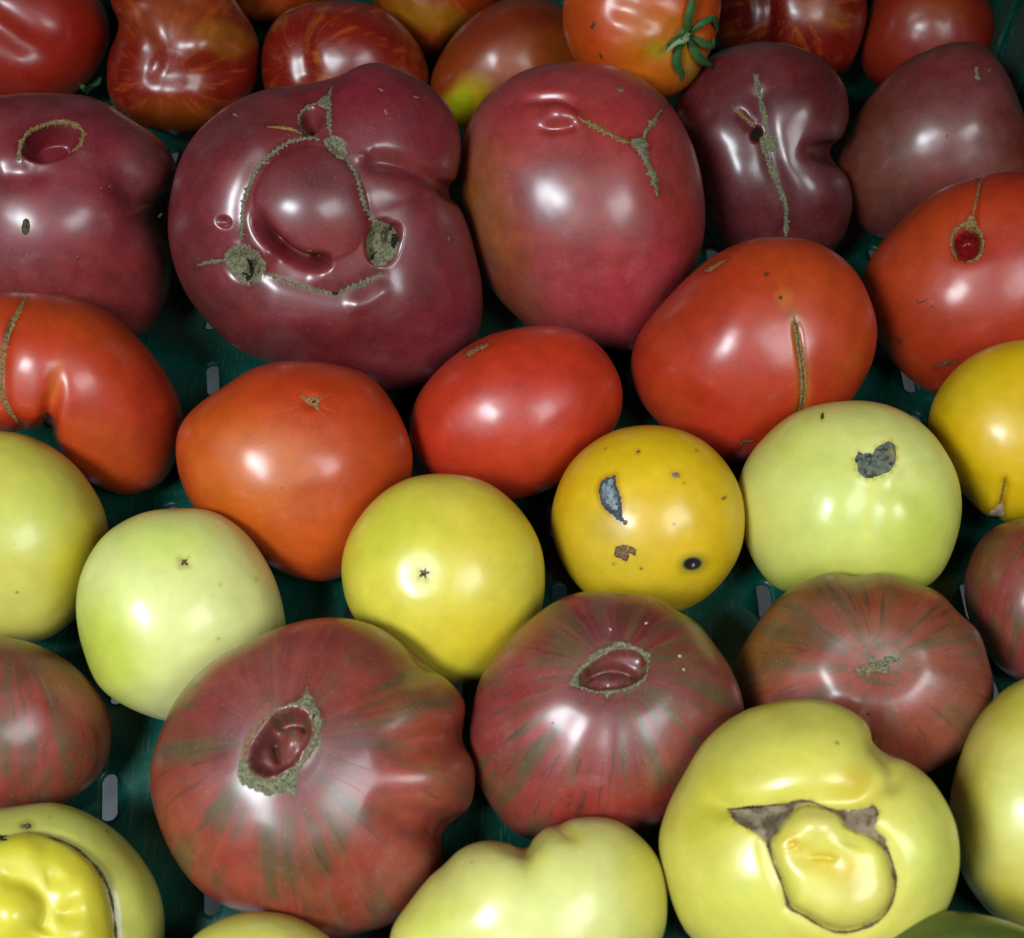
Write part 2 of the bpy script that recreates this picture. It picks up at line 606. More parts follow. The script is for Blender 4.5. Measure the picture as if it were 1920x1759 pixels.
        for i in range(n):
            e = i / (n - 1)
            tp = 1.0
            if not closed:
                tp = min(1, ends[0] + (1 - ends[0]) * min(1, e * n * step / (width * 3))) * min(1, ends[1] + (1 - ends[1]) * min(1, (1 - e) * n * step / (width * 3)))
            w = []
            tp *= 1 + vary * math.sin(i * step * 0.11 + seed) + vary * 0.7 * math.sin(i * step * 0.043 + 2.1 * seed)
            for sd in (0, 1):
                if teeth:
                    ph = (i * step + (sd * 0.5 + 0.12 * math.sin(i * .7 + seed)) * teeth[0]) % teeth[0] / teeth[0]
                    k_ = max(0, 1 - abs(ph - 0.5) * teeth[0] / (step * 1.05))
                    w.append(width * 0.5 * tp * (0.8 + 0.35 * rnd.random()) + teeth[1] * (0.5 + 0.7 * rnd.random()) * k_)
                    continue
                if rnd.random() < 0.34 and spl[sd] < 0.3:
                    spl[sd] = 0.5 + rnd.random()
                else:
                    spl[sd] *= 0.25
                w.append(width * 0.5 * tp * (0.75 + 0.3 * rnd.random() + spike * 1.6 * spl[sd]))
            for a, hh in ((-1, -0.7), (-0.55, 0.65), (0, 1.0), (0.55, 0.65), (1, -0.7)):
                o = Nn[i] * a * (w[0] if a < 0 else w[1])
                loc, nn = s.hit(L[i][0] + o[0], L[i][1] + o[1])
                jit = (rnd.random() - 0.5) * 0.9 if abs(a) < 1 else 0
                vs.append(loc + nn * (s.u * h * (hh + jit)))
        for i in range(n - 1):
            for j in range(4):
                a = i * 5 + j
                fs.append((a, a + 1, a + 6, a + 5))
        return s.part(name, vs, fs, mat, True, None, label)

    def patch(s, name, poly, mat='cork', h=1.6, step=5.0, ragged=2.0, sink=0.8, rough=0.8, label=None, parent=None, seed=0, smoothpoly=True):
        """scab or scar plate of any outline lying on the skin"""
        rnd = random.Random(s.seed * 57 + seed)
        L = smooth_line(poly, step, True)[:-1] if smoothpoly else np.array(poly, float)
        L = L + np.array([[rnd.uniform(-ragged, ragged), rnd.uniform(-ragged, ragged)] for _ in L])
        s.stain(L, 5.0 if len(L) > 12 else 1.8)
        nb = len(L)
        lo, hi = L.min(0), L.max(0)
        pts = [Vector(p) for p in L]
        x = lo[0]
        while x < hi[0]:
            y = lo[1]
            while y < hi[1]:
                p = np.array([x + rnd.uniform(-.35, .35) * step, y + rnd.uniform(-.35, .35) * step])
                if np.linalg.norm(L - p, axis=1).min() > step * 0.6:
                    pts.append(Vector(p))
                y += step
            x += step
        v, e, f, ov, oe, of = delaunay_2d_cdt(pts, [], [list(range(nb))], 1, 1e-4)
        vs = []
        Lc = L
        for p in v:
            loc, nn = s.hit(p[0], p[1])
            d = np.linalg.norm(Lc - np.array(p[:]), axis=1).min()
            edge = d < 0.3
            k = -sink if edge else min(1, 0.4 + d / (step * 2)) + rnd.uniform(-.5, .5) * rough
            vs.append(loc + nn * (s.u * h * k))
        return s.part(name, vs, [tuple(reversed(q)) for q in f], mat, True, parent, label)

    def spot(s, name, x, y, rx, ry=None, an=0, mat='speck', h=1.0, label=None, ragged=0.6, seed=0):
        ry = ry or rx
        n = 10
        ca, sa = math.cos(R(an)), math.sin(R(an))
        poly = [(x + rx * math.cos(t) * ca - ry * math.sin(t) * sa, y + rx * math.cos(t) * sa + ry * math.sin(t) * ca) for t in [2 * math.pi * i / n for i in range(n)]]
        return s.patch(name, poly, mat, h, max(2.2, min(rx, ry) * 0.7), ragged, 0.5, 0.5, label, None, seed, False)


def ell(x, y, rx, ry, an=0, n=16, wob=0.0, seed=0):
    r = random.Random(seed)
    ca, sa = math.cos(R(an)), math.sin(R(an))
    o = []
    for i in range(n):
        t = 2 * math.pi * i / n
        k = 1 + r.uniform(-wob, wob)
        a, b = rx * k * math.cos(t), ry * k * math.sin(t)
        o.append((x + a * ca - b * sa, y + a * sa + b * ca))
    return o


GP = 'purple tomatoes'
GR = 'red tomatoes'
GY = 'yellow tomatoes'
GS = 'striped brown tomatoes'
GT = 'red and orange tomatoes in the back row'

# ================================================================== setting and crate
def plastic(name):
    m, nt, b = new_mat(name)
    L = nt.links.new
    pos = nd(nt, 'ShaderNodeNewGeometry').outputs['Position']
    c = mix(nt, ramp(nt, noise(nt, pos, 40, 4), 0.3, 0.7), lin((2, 80, 66)), lin((2, 62, 51)))
    c = mix(nt, mul(nt, ramp(nt, noise(nt, pos, 260, 5, 0.7), 0.58, 0.75), 0.35), c, lin((90, 110, 96)))
    mp = nd(nt, 'ShaderNodeMapping')
    mp.inputs['Scale'].default_value = (14, 1, 1)
    mp.inputs['Rotation'].default_value = (0, 0, 0.5)
    L(pos, mp.inputs['Vector'])
    c = mix(nt, mul(nt, ramp(nt, noise(nt, mp.outputs['Vector'], 90, 3), 0.60, 0.70), 0.25), c, lin((110, 140, 128)))
    L(c, b.inputs['Base Color'])
    L(ramp(nt, noise(nt, pos, 120, 4), 0.3, 0.7, 0.34, 0.5), b.inputs['Roughness'])
    bp = nd(nt, 'ShaderNodeBump')
    bp.inputs['Strength'].default_value = 0.3
    bp.inputs['Distance'].default_value = 0.0004
    L(noise(nt, pos, 500, 4), bp.inputs['Height'])
    L(bp.outputs['Normal'], b.inputs['Normal'])
    return m


M['plastic'] = plastic('green_crate_plastic')
M['concrete'] = rough_mat('pale_grey_floor', (208, 214, 218), (186, 194, 198), 30, 0.7, None, 0.001)

gm = bpy.data.meshes.new('ground')
gm.from_pydata([(-4, -3, 0), (4, -3, 0), (4, 5, 0), (-4, 5, 0)], [], [(0, 1, 2, 3)])
g = link('ground', gm, M['concrete'], None, (0, 0, -0.50))
g['kind'] = 'structure'

X0, X1, Y0, Y1_, WH = -0.275, 0.228, -0.235, 0.315, 0.125
crate = bpy.data.objects.new('crate', None)
COL.objects.link(crate)
crate.location = (0, 0, 0)
crate['label'] = 'green plastic crate with slotted floor holding all the tomatoes'
crate['category'] = 'crate'


def wave(y):
    p = ((y + 0.1152) / 0.0565) % 1.0
    return -0.0032 + 0.0032 * (0.5 - 0.5 * math.cos(2 * math.pi * p))


def crate_floor():
    special = {(0, 0): (-0.1297, -0.1089, 10), (0, 1): (-0.1345, -0.0690, 9), (1, -1): (-0.0915, -0.1395, 10), (0, 5): (-0.1237, 0.0714, 9), (8, 4): (0.1630, 0.0470, -2)}
    slots, turn = [], []
    for i in range(-4, 10):
        for j in range(-3, 11):
            x, y, an = special.get((i, j), (-0.1297 + 0.0367 * i, -0.1089 + 0.0363 * j, 0))
            if X0 + 0.012 < x < X1 - 0.012 and Y0 + 0.016 < y < Y1_ - 0.016:
                slots.append((x, y))
                turn.append(R(an))
    hw, hl = 0.0027, 0.0078
    pts, loops, zz = [Vector((X0, Y0)), Vector((X1, Y0)), Vector((X1, Y1_)), Vector((X0, Y1_))], [[0, 1, 2, 3]], [0] * 4
    for (x, y), tn in zip(slots, turn):
        ring = []
        for k in range(14):
            a = math.pi * 2 * (k + 0.5) / 14
            cx, cy = hw * math.cos(a), hw * math.sin(a)
            cy += (hl - hw) * (1 if cy > 0 else -1)
            ring.append(len(pts))
            pts.append(Vector((x + cx * math.cos(tn) - cy * math.sin(tn), y + cx * math.sin(tn) + cy * math.cos(tn))))
            zz.append(0.0003)
        loops.append(ring)
        for k in range(14):
            a = math.pi * 2 * (k + 0.5) / 14
            cx, cy = (hw + .0016) * math.cos(a), (hw + .0016) * math.sin(a)
            cy += (hl - hw) * (1 if cy > 0 else -1)
            pts.append(Vector((x + cx * math.cos(tn) - cy * math.sin(tn), y + cx * math.sin(tn) + cy * math.cos(tn))))
            zz.append(0.0004)
    S_ = np.array(slots)
    CT, ST = np.cos(turn), np.sin(turn)
    xs = np.arange(X0 + 0.004, X1, 0.0075)
    for m_ in range(-40, 80):
        y = -0.1152 + 0.0565 * m_ / 8
        if not (Y0 + 0.002 < y < Y1_ - 0.002):
            continue
        for x in xs:
            d = S_ - (x, y)
            e = np.hypot(d[:, 0], np.maximum(np.abs(d[:, 1]) - (hl - hw), 0)).min()
            if e > hw + 0.004:
                pts.append(Vector((x, y)))
                zz.append(0)
    v, e, f, ov, oe, of = delaunay_2d_cdt(pts, [], loops, 1, 1e-7)

    def solid(q):
        cx, cy = sum(v[k][0] for k in q) / len(q), sum(v[k][1] for k in q) / len(q)
        d = S_ - (cx, cy)
        d = np.stack([d[:, 0] * CT + d[:, 1] * ST, -d[:, 0] * ST + d[:, 1] * CT], -1)
        return np.hypot(d[:, 0], np.maximum(np.abs(d[:, 1]) - (hl - hw), 0)).min() > hw * 0.97
    f = [q for q in f if solid(q)]
    vs = []
    for p, o in zip(v, ov):
        vs.append((p[0], p[1], wave(p[1]) + (zz[o[0]] if o else 0)))
    me = bpy.data.meshes.new('floor_panel')
    me.from_pydata(vs, [], f)
    me.polygons.foreach_set('use_smooth', [True] * len(f))
    o = link('floor_panel', me, M['plastic'], crate)
    md = o.modifiers.new('thickness', 'SOLIDIFY')
    md.thickness = 0.0022
    md.offset = -1 if me.polygons[0].normal.z > 0 else 1
    return o


crate_floor()


def box_mesh(name, lo, hi, bev=0.0012):
    bm = bmesh.new()
    bmesh.ops.create_cube(bm, size=1.0)
    for v in bm.verts:
        v.co = Vector([(l + h) / 2 + c * (h - l) for l, h, c in zip(lo, hi, v.co)])
    bmesh.ops.bevel(bm, geom=list(bm.edges), offset=bev, segments=2, affect='EDGES', profile=0.6)
    me = bpy.data.meshes.new(name)
    bm.to_mesh(me)
    bm.free()
    return me


def crate_wall(a, b, out):
    """rail, bars and rim from corner a to corner b; out = outward direction"""
    a, b, out = Vector(a), Vector(b), Vector(out)
    d = (b - a)
    n = max(3, int(d.length / 0.034))
    al = d.normalized()

    def piece(name, s0, s1, z0, z1, t0, t1):
        p, q = a + al * s0 + out * t0, a + al * s1 + out * t1
        lo = (min(p.x, q.x), min(p.y, q.y), z0)
        hi = (max(p.x, q.x), max(p.y, q.y), z1)
        return link(name, box_mesh(name, lo, hi), M['plastic'], crate)
    piece('lower_rail', 0, d.length, -0.007, 0.028, 0.0004, 0.0034)
    piece('upper_rail', 0, d.length, 0.092, WH, 0.0004, 0.0034)
    piece('rim', -0.004, d.length + 0.004, WH - 0.004, WH, 0.0036, 0.013)
    piece('wall_panel', 0, d.length, 0.026, 0.094, 0.0032, 0.0052)
    for i in range(n + 1):
        s_ = d.length * i / n
        piece('rib', max(0, s_ - 0.005), min(d.length, s_ + 0.005), 0.027, 0.093, 0.0007, 0.0035)


crate_wall((X1, Y0, 0), (X1, Y1_, 0), (1, 0, 0))
crate_wall((X0, Y1_, 0), (X1, Y1_, 0), (0, 1, 0))
crate_wall((X0, Y0, 0), (X0, Y1_, 0), (-1, 0, 0))
crate_wall((X0, Y0, 0), (X1, Y0, 0), (0, -1, 0))

# ================================================================== back row
T1 = Tomato('red_tomato', 'red ribbed tomato in the top left corner of the crate', GT, 'red',
            [(185, 0), (205, 60), (190, 115), (150, 165), (90, 188), (0, 195), (-90, 170), (-130, 60), (-90, -60), (20, -110), (130, -70)], (165, 32, 22), (40, 45), level=6,
            feats=[('line', [(-60, 10), (20, 65), (85, 105), (130, 140)], 26, -12, .2, .5), ('bump', 120, 50, 80, 80, 0, 8), ('bump', 50, 150, 80, 50, 20, 8)], lift=0.012)
T2 = Tomato('flame_striped_tomato', 'lumpy red tomato with orange flame streaks at the top left', GT, 'flame',
            [(208, 0), (222, 45), (205, 90), (198, 130), (212, 190), (260, 232), (330, 252), (400, 240), (455, 195), (490, 130), (482, 70), (450, 15), (400, -50), (310, -75), (230, -50)], (168, 40, 18), (335, 105), level=7,
            axis=(312, 138), lift=0.008, patches=[(330, 225, 95, 50, 0, (196, 96, 20), .6, .6), (330, 30, 130, 60, 0, (188, 84, 26), .55, .6), (425, 75, 60, 35, 20, (196, 120, 30), .5, .5)],
            feats=[('line', [(312, 138), (270, 60), (250, 0)], 24, -6, .3, .2), ('line', [(312, 138), (205, 100)], 36, -8, .3, 0), ('line', [(312, 138), (400, 130), (490, 125)], 34, -7, .3, 0),
                   ('bump', 390, 85, 60, 50, 0, 9), ('bump', 365, 185, 65, 45, 0, 8), ('bump', 255, 190, 55, 45, 0, 5), ('pit', 312, 138, 50, 44, 0, 8, 1), ('line', [(312, 138), (340, 60), (360, -20)], 24, -5, .3, .2)])
T3 = Tomato('red_tomato', 'dark red tomato with faint orange flecks behind the largest purple tomato', GT, 'flame',
            [(492, 95), (515, 40), (560, 10), (640, 0), (720, 20), (780, 80), (803, 140), (790, 215), (720, 260), (620, 270), (540, 240), (498, 170)], (160, 30, 18), (645, 130), axis=(560, 120),
            feats=[('line', [(575, 0), (565, 80), (580, 170)], 22, -9, .2, .2), ('bump', 690, 95, 80, 70, 0, 5)], patches=[(650, 130, 200, 160, 0, (160, 30, 18), .75, .3)])
T4 = Tomato('orange_tomato', 'orange tomato barely showing at the top edge, left of the streaked ones', GT, 'flame',
            [(435, -20), (450, 25), (500, 42), (560, 30), (610, -10), (620, -90), (540, -150), (450, -110)], (186, 66, 16), (530, -55), lift=0.02)
T5 = Tomato('flame_striped_tomato', 'orange tomato with yellow streaks cut by the top edge', GT, 'flame',
            [(690, -30), (715, 30), (770, 85), (815, 105), (870, 60), (925, 20), (950, -40), (900, -120), (800, -140), (715, -110)], (184, 58, 16), (815, -25), axis=(800, -60), lift=0.012,
            patches=[(800, 30, 90, 35, 10, (200, 130, 26), .7, .5)])
T6 = Tomato('orange_brown_tomato', 'brownish orange tomato with a yellow green shoulder', GT, 'red',
            [(808, 170), (820, 115), (865, 50), (930, 5), (1000, -8), (1060, 15), (1100, 80), (1110, 160), (1060, 230), (960, 262), (880, 245), (835, 220)], (150, 52, 16), (955, 125), level=6, lift=0.002,
            patches=[(960, 40, 120, 60, -15, (128, 32, 14), .8, .5), (868, 195, 70, 40, -50, (214, 160, 18), .95, .6), (862, 190, 30, 24, -50, (206, 186, 26), 1, .7), (990, 110, 90, 60, -20, (170, 66, 14), .6, .5)])
T8 = Tomato('red_lobed_tomato', 'red lobed tomato with a pale streaked patch right of the one with green sepals', GT, 'flame',
            [(1335, 40), (1350, 95), (1400, 110), (1450, 120), (1540, 135), (1585, 135), (1612, 80), (1625, 10), (1600, -60), (1500, -100), (1400, -80), (1345, -30)], (150, 28, 18), (1490, 20), lift=0.014,
            feats=[('line', [(1430, -60), (1440, 20), (1432, 110)], 20, -16, .1, 0), ('bump', 1525, 40, 75, 75, 0, 8)], patches=[(1540, 25, 60, 30, 20, (206, 120, 70), .5, .6), (1400, 50, 60, 90, 0, (130, 26, 14), .6, .4)])
T9 = Tomato('dark_red_tomato', 'dark red tomato next to the crate wall at the top right', GT, 'red',
            [(1610, 95), (1625, 30), (1660, -30), (1740, -60), (1820, -35), (1865, 20), (1868, 80), (1840, 150), (1760, 185), (1680, 175), (1630, 150)], (142, 30, 16), (1740, 60), lift=0.002,
            patches=[(1760, 20, 70, 30, 0, (160, 66, 24), .5, .6)])

# ================================================================== purple row
P1 = Tomato('purple_tomato', 'purple tomato with an oval corky ring around a hollow, at the left edge', GP, 'purple',
            [(20, 178), (100, 176), (180, 186), (250, 232), (305, 280), (332, 330), (322, 390), (300, 415), (318, 470), (320, 530), (298, 590), (255, 632), (170, 640), (60, 640), (-40, 620), (-110, 540), (-120, 400), (-90, 250), (-40, 195)],
            (128, 40, 48), (110, 420), level=7, k=0.82, axis=(97, 265),
            feats=[('pit', 97, 267, 62, 36, -18, 42, .45), ('line', [(40, 300), (60, 240), (110, 222), (165, 240), (160, 275)], 20, 5, 0, 0), ('line', [(340, 400), (280, 380), (225, 330), (190, 290)], 34, -22, 0, .5),
                   ('bump', 270, 290, 70, 60, 30, 10), ('bump', 130, 430, 130, 110, 0, 10), ('line', [(-20, 330), (60, 325), (120, 330)], 24, -7, .2, .4)],
            patches=[(97, 270, 66, 36, -18, (118, 22, 34), .8, .3), (300, 330, 80, 120, 20, (92, 30, 38), .5, .6), (140, 560, 200, 90, 0, (136, 44, 44), .5, .6)])
P2 = Tomato('purple_tomato', 'largest purple tomato, folded like a face with chains of corky scar', GP, 'purple',
            [(560, 160), (625, 148), (700, 121), (780, 150), (838, 200), (862, 265), (856, 330), (846, 366), (880, 440), (903, 545), (893, 630), (845, 695), (770, 728), (680, 728), (560, 695), (455, 658), (388, 600), (340, 530), (317, 440), (325, 350), (355, 270), (420, 205), (495, 170)],
            (124, 36, 46), (605, 430), level=7, k=0.74, warp=0.6, axis=(580, 380),
            feats=[('lobe', [(480, 393), (491, 419), (514, 447), (544, 473), (580, 487), (622, 488), (664, 468), (688, 425), (688, 375), (670, 330), (640, 300), (590, 275), (540, 285), (500, 320), (480, 360)], 9, 95), ('bump', 578, 385, 110, 100, 0, 15),
                   ('line', [(478, 385), (490, 420), (513, 449), (543, 475), (580, 489), (625, 489)], 12, -58, .35, .15), ('line', [(575, 489), (627, 489)], 9, -20, .4, .3), ('line', [(500, 470), (545, 500), (610, 512)], 22, -10, .3, .3),
                   ('line', [(668, 285), (690, 302), (725, 304), (780, 320), (850, 362)], 17, -17, .25, 0), ('bump', 780, 375, 90, 45, 20, 10), ('pit', 582, 226, 24, 30, 15, 58, .7),
                   ('pit', 717, 456, 37, 49, 8, 20, .6), ('pit', 738, 440, 17, 24, 10, 30, .7), ('pit', 700, 480, 12, 14, 0, 14, .8), ('pit', 458, 497, 42, 40, 10, 14, .7), ('pit', 468, 508, 16, 24, 15, 22, .8), ('pit', 632, 276, 26, 18, 40, 9, .8),
                   ('line', [(585, 258), (544, 266), (509, 289), (483, 314), (468, 347), (457, 376), (454, 406), (452, 447)], 13, -3, 0, 0), ('line', [(652, 304), (667, 324), (675, 350), (683, 381), (700, 415)], 13, -3, 0, 0), ('line', [(501, 514), (567, 537), (628, 550), (677, 532), (712, 517)], 14, -4, 0, 0),
                   ('line', [(440, 570), (520, 592), (640, 600), (740, 570), (800, 500)], 46, 14, .2, .2), ('line', [(415, 470), (400, 380), (450, 290), (530, 240)], 42, 11, .2, .2), ('line', [(640, 575), (690, 560), (735, 525)], 16, 7, .3, .3),
                   ('bump', 745, 220, 90, 80, 30, 12), ('bump', 790, 450, 60, 80, 0, 8), ('pit', 424, 417, 16, 13, 20, 12, 1), ('bump', 681, 294, 10, 8, 0, 6)],
            patches=[(560, 350, 90, 70, 0, (98, 28, 34), .55, .6), (600, 470, 110, 60, 0, (140, 34, 40), .6, .6), (640, 640, 200, 60, 5, (112, 30, 34), .5, .6), (450, 250, 90, 60, -30, (104, 38, 44), .6, .6)])
P3 = Tomato('purple_tomato', 'rose red smooth oval tomato with a Y shaped scar and a small nub', GP, 'purple',
            [(1080, 117), (1170, 131), (1250, 190), (1300, 280), (1321, 390), (1308, 490), (1268, 570), (1225, 630), (1180, 658), (1120, 650), (1030, 635), (960, 585), (908, 520), (878, 430), (863, 330), (872, 250), (905, 190), (960, 145), (1015, 124)],
            (158, 48, 54), (1090, 390), level=7, k=0.8, axis=(1200, 270), sq=0.96,
            feats=[('bump', 1045, 214, 40, 26, 5, 16), ('line', [(965, 200), (1010, 184), (1060, 186), (1092, 214)], 9, -12, .4, .2), ('line', [(1000, 240), (1050, 240), (1085, 232)], 9, -8, .4, .2), ('bump', 1180, 460, 110, 140, 0, 6)],
            patches=[(885, 420, 110, 200, -12, (150, 80, 32), .95, .8), (960, 560, 120, 70, 40, (132, 58, 36), .75, .8), (1012, 370, 60, 70, 0, (104, 50, 62), .6, .7), (1190, 430, 50, 60, 10, (130, 58, 66), .5, .8), (900, 500, 40, 40, 0, (96, 48, 40), .5, .8), (1240, 200, 60, 60, 0, (150, 50, 52), .4, .6)])
P4 = Tomato('purple_tomato', 'dark maroon two lobed tomato with a long vertical corky seam', GP, 'purple',
            [(1400, 82), (1470, 82), (1535, 108), (1578, 155), (1591, 212), (1580, 255), (1560, 284), (1580, 322), (1594, 385), (1580, 445), (1540, 485), (1460, 495), (1380, 478), (1330, 435), (1300, 350), (1275, 280), (1258, 225), (1285, 155), (1335, 105)],
            (104, 32, 38), (1430, 290), level=7, k=0.8, axis=(1430, 250), dark=0.78,
            feats=[('line', [(1578, 294), (1540, 284), (1495, 266)], 22, -14, 0, .6), ('line', [(1418, 150), (1430, 230), (1450, 310), (1472, 380), (1475, 460)], 20, -9, .1, .1), ('pit', 1418, 250, 14, 20, 10, 30, .9),
                   ('line', [(1375, 200), (1412, 240)], 10, -10, .5, .1), ('bump', 1510, 190, 55, 55, 0, 10), ('bump', 1530, 365, 60, 60, 0, 17), ('bump', 1385, 340, 50, 80, -10, 10), ('bump', 1340, 240, 50, 50, 0, 8)],
            patches=[(1440, 120, 110, 50, 0, (124, 36, 40), .6, .6), (1470, 260, 50, 40, 0, (126, 34, 36), .6, .6), (1540, 440, 70, 50, 0, (112, 40, 34), .5, .6)])
P5 = Tomato('purple_tomato', 'dark brown purple tomato with a pointed shoulder beside the crate wall', GP, 'purple',
            [(1795, 82), (1840, 92), (1882, 136), (1914, 205), (1938, 270), (1945, 340), (1910, 400), (1830, 440), (1720, 455), (1640, 442), (1590, 400), (1566, 340), (1582, 268), (1625, 190), (1690, 120), (1750, 90)],
            (124, 44, 42), (1755, 275), level=6, k=0.85, axis=(1835, 140),
            feats=[('line', [(1840, 90), (1850, 160), (1870, 280)], 60, 5, 0, .3)],
            patches=[(1850, 140, 60, 90, 20, (118, 32, 32), .7, .6), (1650, 300, 90, 150, 25, (100, 50, 28), .7, .7), (1760, 180, 90, 60, 0, (98, 30, 34), .5, .6)])

# ================================================================== red row
R1 = Tomato('red_tomato', 'red kidney shaped tomato with a scar line, at the left edge', GR, 'red',
            [(-20, 552), (60, 548), (140, 560), (215, 595), (275, 655), (318, 715), (345, 785), (335, 850), (300, 905), (240, 928), (185, 912), (130, 878), (106, 838), (94, 812), (76, 806), (50, 808), (0, 812), (-70, 800), (-120, 730), (-110, 630), (-70, 570)],
            (186, 50, 22), (110, 715), level=7, k=0.86, axis=(60, 640),
            feats=[('line', [(84, 818), (92, 775), (101, 728), (112, 670)], 17, -15, 0, .7), ('line', [(45, 560), (18, 620), (6, 690), (12, 760), (40, 800)], 12, -4, 0, 0), ('bump', 60, 660, 50, 60, 0, 6), ('bump', 190, 740, 100, 110, 0, 8)],
            patches=[(200, 860, 150, 90, 10, (190, 74, 26), .5, .7), (300, 760, 60, 120, 0, (160, 30, 18), .6, .7), (103, 720, 16, 50, 10, (206, 90, 24), .6, .8), (180, 610, 150, 50, 20, (184, 62, 24), .5, .7)])
R2 = Tomato('red_tomato', 'orange red round tomato with a small star scar and fine radial lines', GR, 'red',
            [(545, 677), (620, 682), (690, 705), (738, 760), (770, 835), (768, 900), (735, 985), (690, 1050), (640, 1082), (585, 1089), (520, 1068), (450, 1015), (375, 962), (338, 895), (332, 820), (360, 770), (425, 722), (480, 690)],
            (192, 62, 22), (552, 875), level=6, k=0.84, axis=(582, 754),
            patches=[(600, 740, 160, 90, 10, (184, 44, 24), .7, .7), (470, 900, 140, 110, 0, (200, 88, 26), .8, .8), (690, 890, 90, 120, 0, (184, 54, 30), .5, .7), (560, 1020, 120, 60, 0, (196, 74, 24), .5, .7), (600, 930, 70, 40, -30, (172, 58, 34), .4, .7)],
            feats=[('pit', 582, 754, 26, 22, 0, 7, 1), ('line', [(560, 900), (590, 980), (600, 1050)], 40, -3, .3, .2), ('bump', 640, 880, 70, 70, 0, 4)])
R3 = Tomato('red_tomato', 'smooth red oval tomato in the middle of the crate', GR, 'red',
            [(1000, 612), (1070, 617), (1125, 650), (1160, 705), (1166, 760), (1145, 815), (1095, 875), (1035, 915), (968, 936), (890, 922), (815, 892), (776, 845), (769, 785), (795, 725), (850, 668), (920, 628)],
            (188, 46, 24), (968, 775), level=6, k=0.86, axis=(895, 655), patches=[(960, 870, 130, 60, -10, (190, 52, 24), .4, .7), (1090, 730, 70, 90, 0, (180, 40, 26), .5, .7)], sq=0.96)
R4 = Tomato('red_tomato', 'large red tomato with a vertical cracked scar line', GR, 'red',
            [(1450, 445), (1530, 455), (1600, 505), (1640, 590), (1640, 660), (1615, 720), (1570, 780), (1490, 835), (1400, 866), (1330, 862), (1260, 815), (1205, 755), (1184, 690), (1200, 625), (1255, 555), (1325, 490), (1390, 455)],
            (180, 46, 24), (1415, 655), level=7, k=0.82, axis=(1440, 500),
            feats=[('line', [(1490, 590), (1500, 660), (1508, 720), (1500, 800)], 7, -6, .2, 0), ('line', [(1425, 500), (1370, 620), (1290, 760)], 60, 6, .2, .2)],
            patches=[(1490, 520, 90, 60, 20, (190, 62, 24), .7, .7), (1600, 640, 60, 110, 10, (184, 58, 24), .5, .7), (1300, 580, 80, 90, -30, (166, 40, 26), .5, .7), (1470, 560, 20, 24, 0, (196, 100, 30), .6, .8), ('line', [(1490, 590), (1500, 660), (1508, 720), (1502, 780)], 13, (180, 110, 40), .6), (1250, 760, 70, 50, 30, (188, 60, 24), .5, .7)])
R5 = Tomato('red_tomato', 'red tomato with a round sunken stem hole, at the right edge', GR, 'red',
            [(1850, 328), (1920, 326), (2000, 360), (2050, 440), (2055, 540), (2010, 630), (1930, 700), (1830, 742), (1745, 735), (1680, 685), (1640, 625), (1615, 555), (1630, 490), (1680, 425), (1760, 358)],
            (180, 50, 24), (1840, 545), level=7, k=0.82, axis=(1812, 450),
            feats=[('pit', 1812, 455, 34, 38, 0, 30, .6), ('line', [(1836, 335), (1828, 400), (1820, 430)], 6, -4, 0, 0), ('pit', 1812, 440, 80, 70, 0, 8, 1), ('bump', 1760, 580, 90, 70, 0, 5)],
            patches=[(1720, 450, 120, 80, -30, (190, 60, 24), .6, .7), (1800, 650, 180, 60, 20, (160, 38, 22), .5, .7), (1870, 400, 80, 60, 0, (186, 56, 24), .5, .7), (1740, 600, 60, 40, 20, (164, 54, 36), .4, .7)])

# ================================================================== yellow and pale green row
Y1 = Tomato('yellow_tomato', 'deep yellow tomato cut by the right edge', GY, 'yellow',
            [(1880, 643), (1950, 640), (2020, 680), (2060, 760), (2060, 850), (2010, 930), (1930, 975), (1860, 972), (1805, 925), (1762, 868), (1741, 800), (1758, 735), (1810, 676)],
            (214, 172, 10), (1900, 810), level=6, k=0.88, axis=(1890, 960), patches=[(1800, 720, 70, 60, 0, (206, 180, 24), .5, .7)],
            feats=[('line', [(1885, 890), (1878, 930), (1868, 975)], 10, -8, .3, 0)])
G1 = Tomato('pale_green_tomato', 'pale yellow green tomato with a curled grey stem scar', GY, 'pale',
            [(1590, 752), (1670, 762), (1740, 805), (1788, 875), (1803, 945), (1790, 1020), (1755, 1085), (1690, 1118), (1600, 1125), (1510, 1115), (1450, 1098), (1405, 1035), (1386, 960), (1386, 900), (1420, 835), (1495, 772)],
            (194, 202, 92), (1595, 940), level=7, k=0.8, axis=(1642, 862),
            feats=[('pit', 1642, 862, 60, 50, 0, 9, 1), ('line', [(1640, 880), (1625, 960), (1615, 1060)], 34, -5, .2, .5), ('line', [(1615, 870), (1540, 850), (1470, 830)], 30, -4, .2, .5), ('line', [(1670, 880), (1730, 930), (1770, 980)], 32, -5, .2, .5), ('bump', 1550, 970, 60, 90, 10, 5), ('bump', 1690, 980, 50, 80, -10, 5)],
            patches=[(1560, 960, 110, 130, 0, (192, 206, 92), .7, .8), (1720, 1010, 90, 100, 0, (176, 190, 44), .6, .8), (1600, 1100, 180, 60, 0, (170, 180, 36), .6, .8), (1480, 820, 80, 60, -30, (180, 190, 70), .5, .8), ('line', [(1640, 880), (1628, 950), (1620, 1030)], 10, (206, 206, 80), .5), ('line', [(1670, 870), (1740, 850)], 8, (200, 210, 110), .5), ('line', [(1610, 845), (1570, 800)], 8, (200, 210, 110), .5), ('line', [(1660, 885), (1710, 925)], 8, (200, 210, 110), .5)])
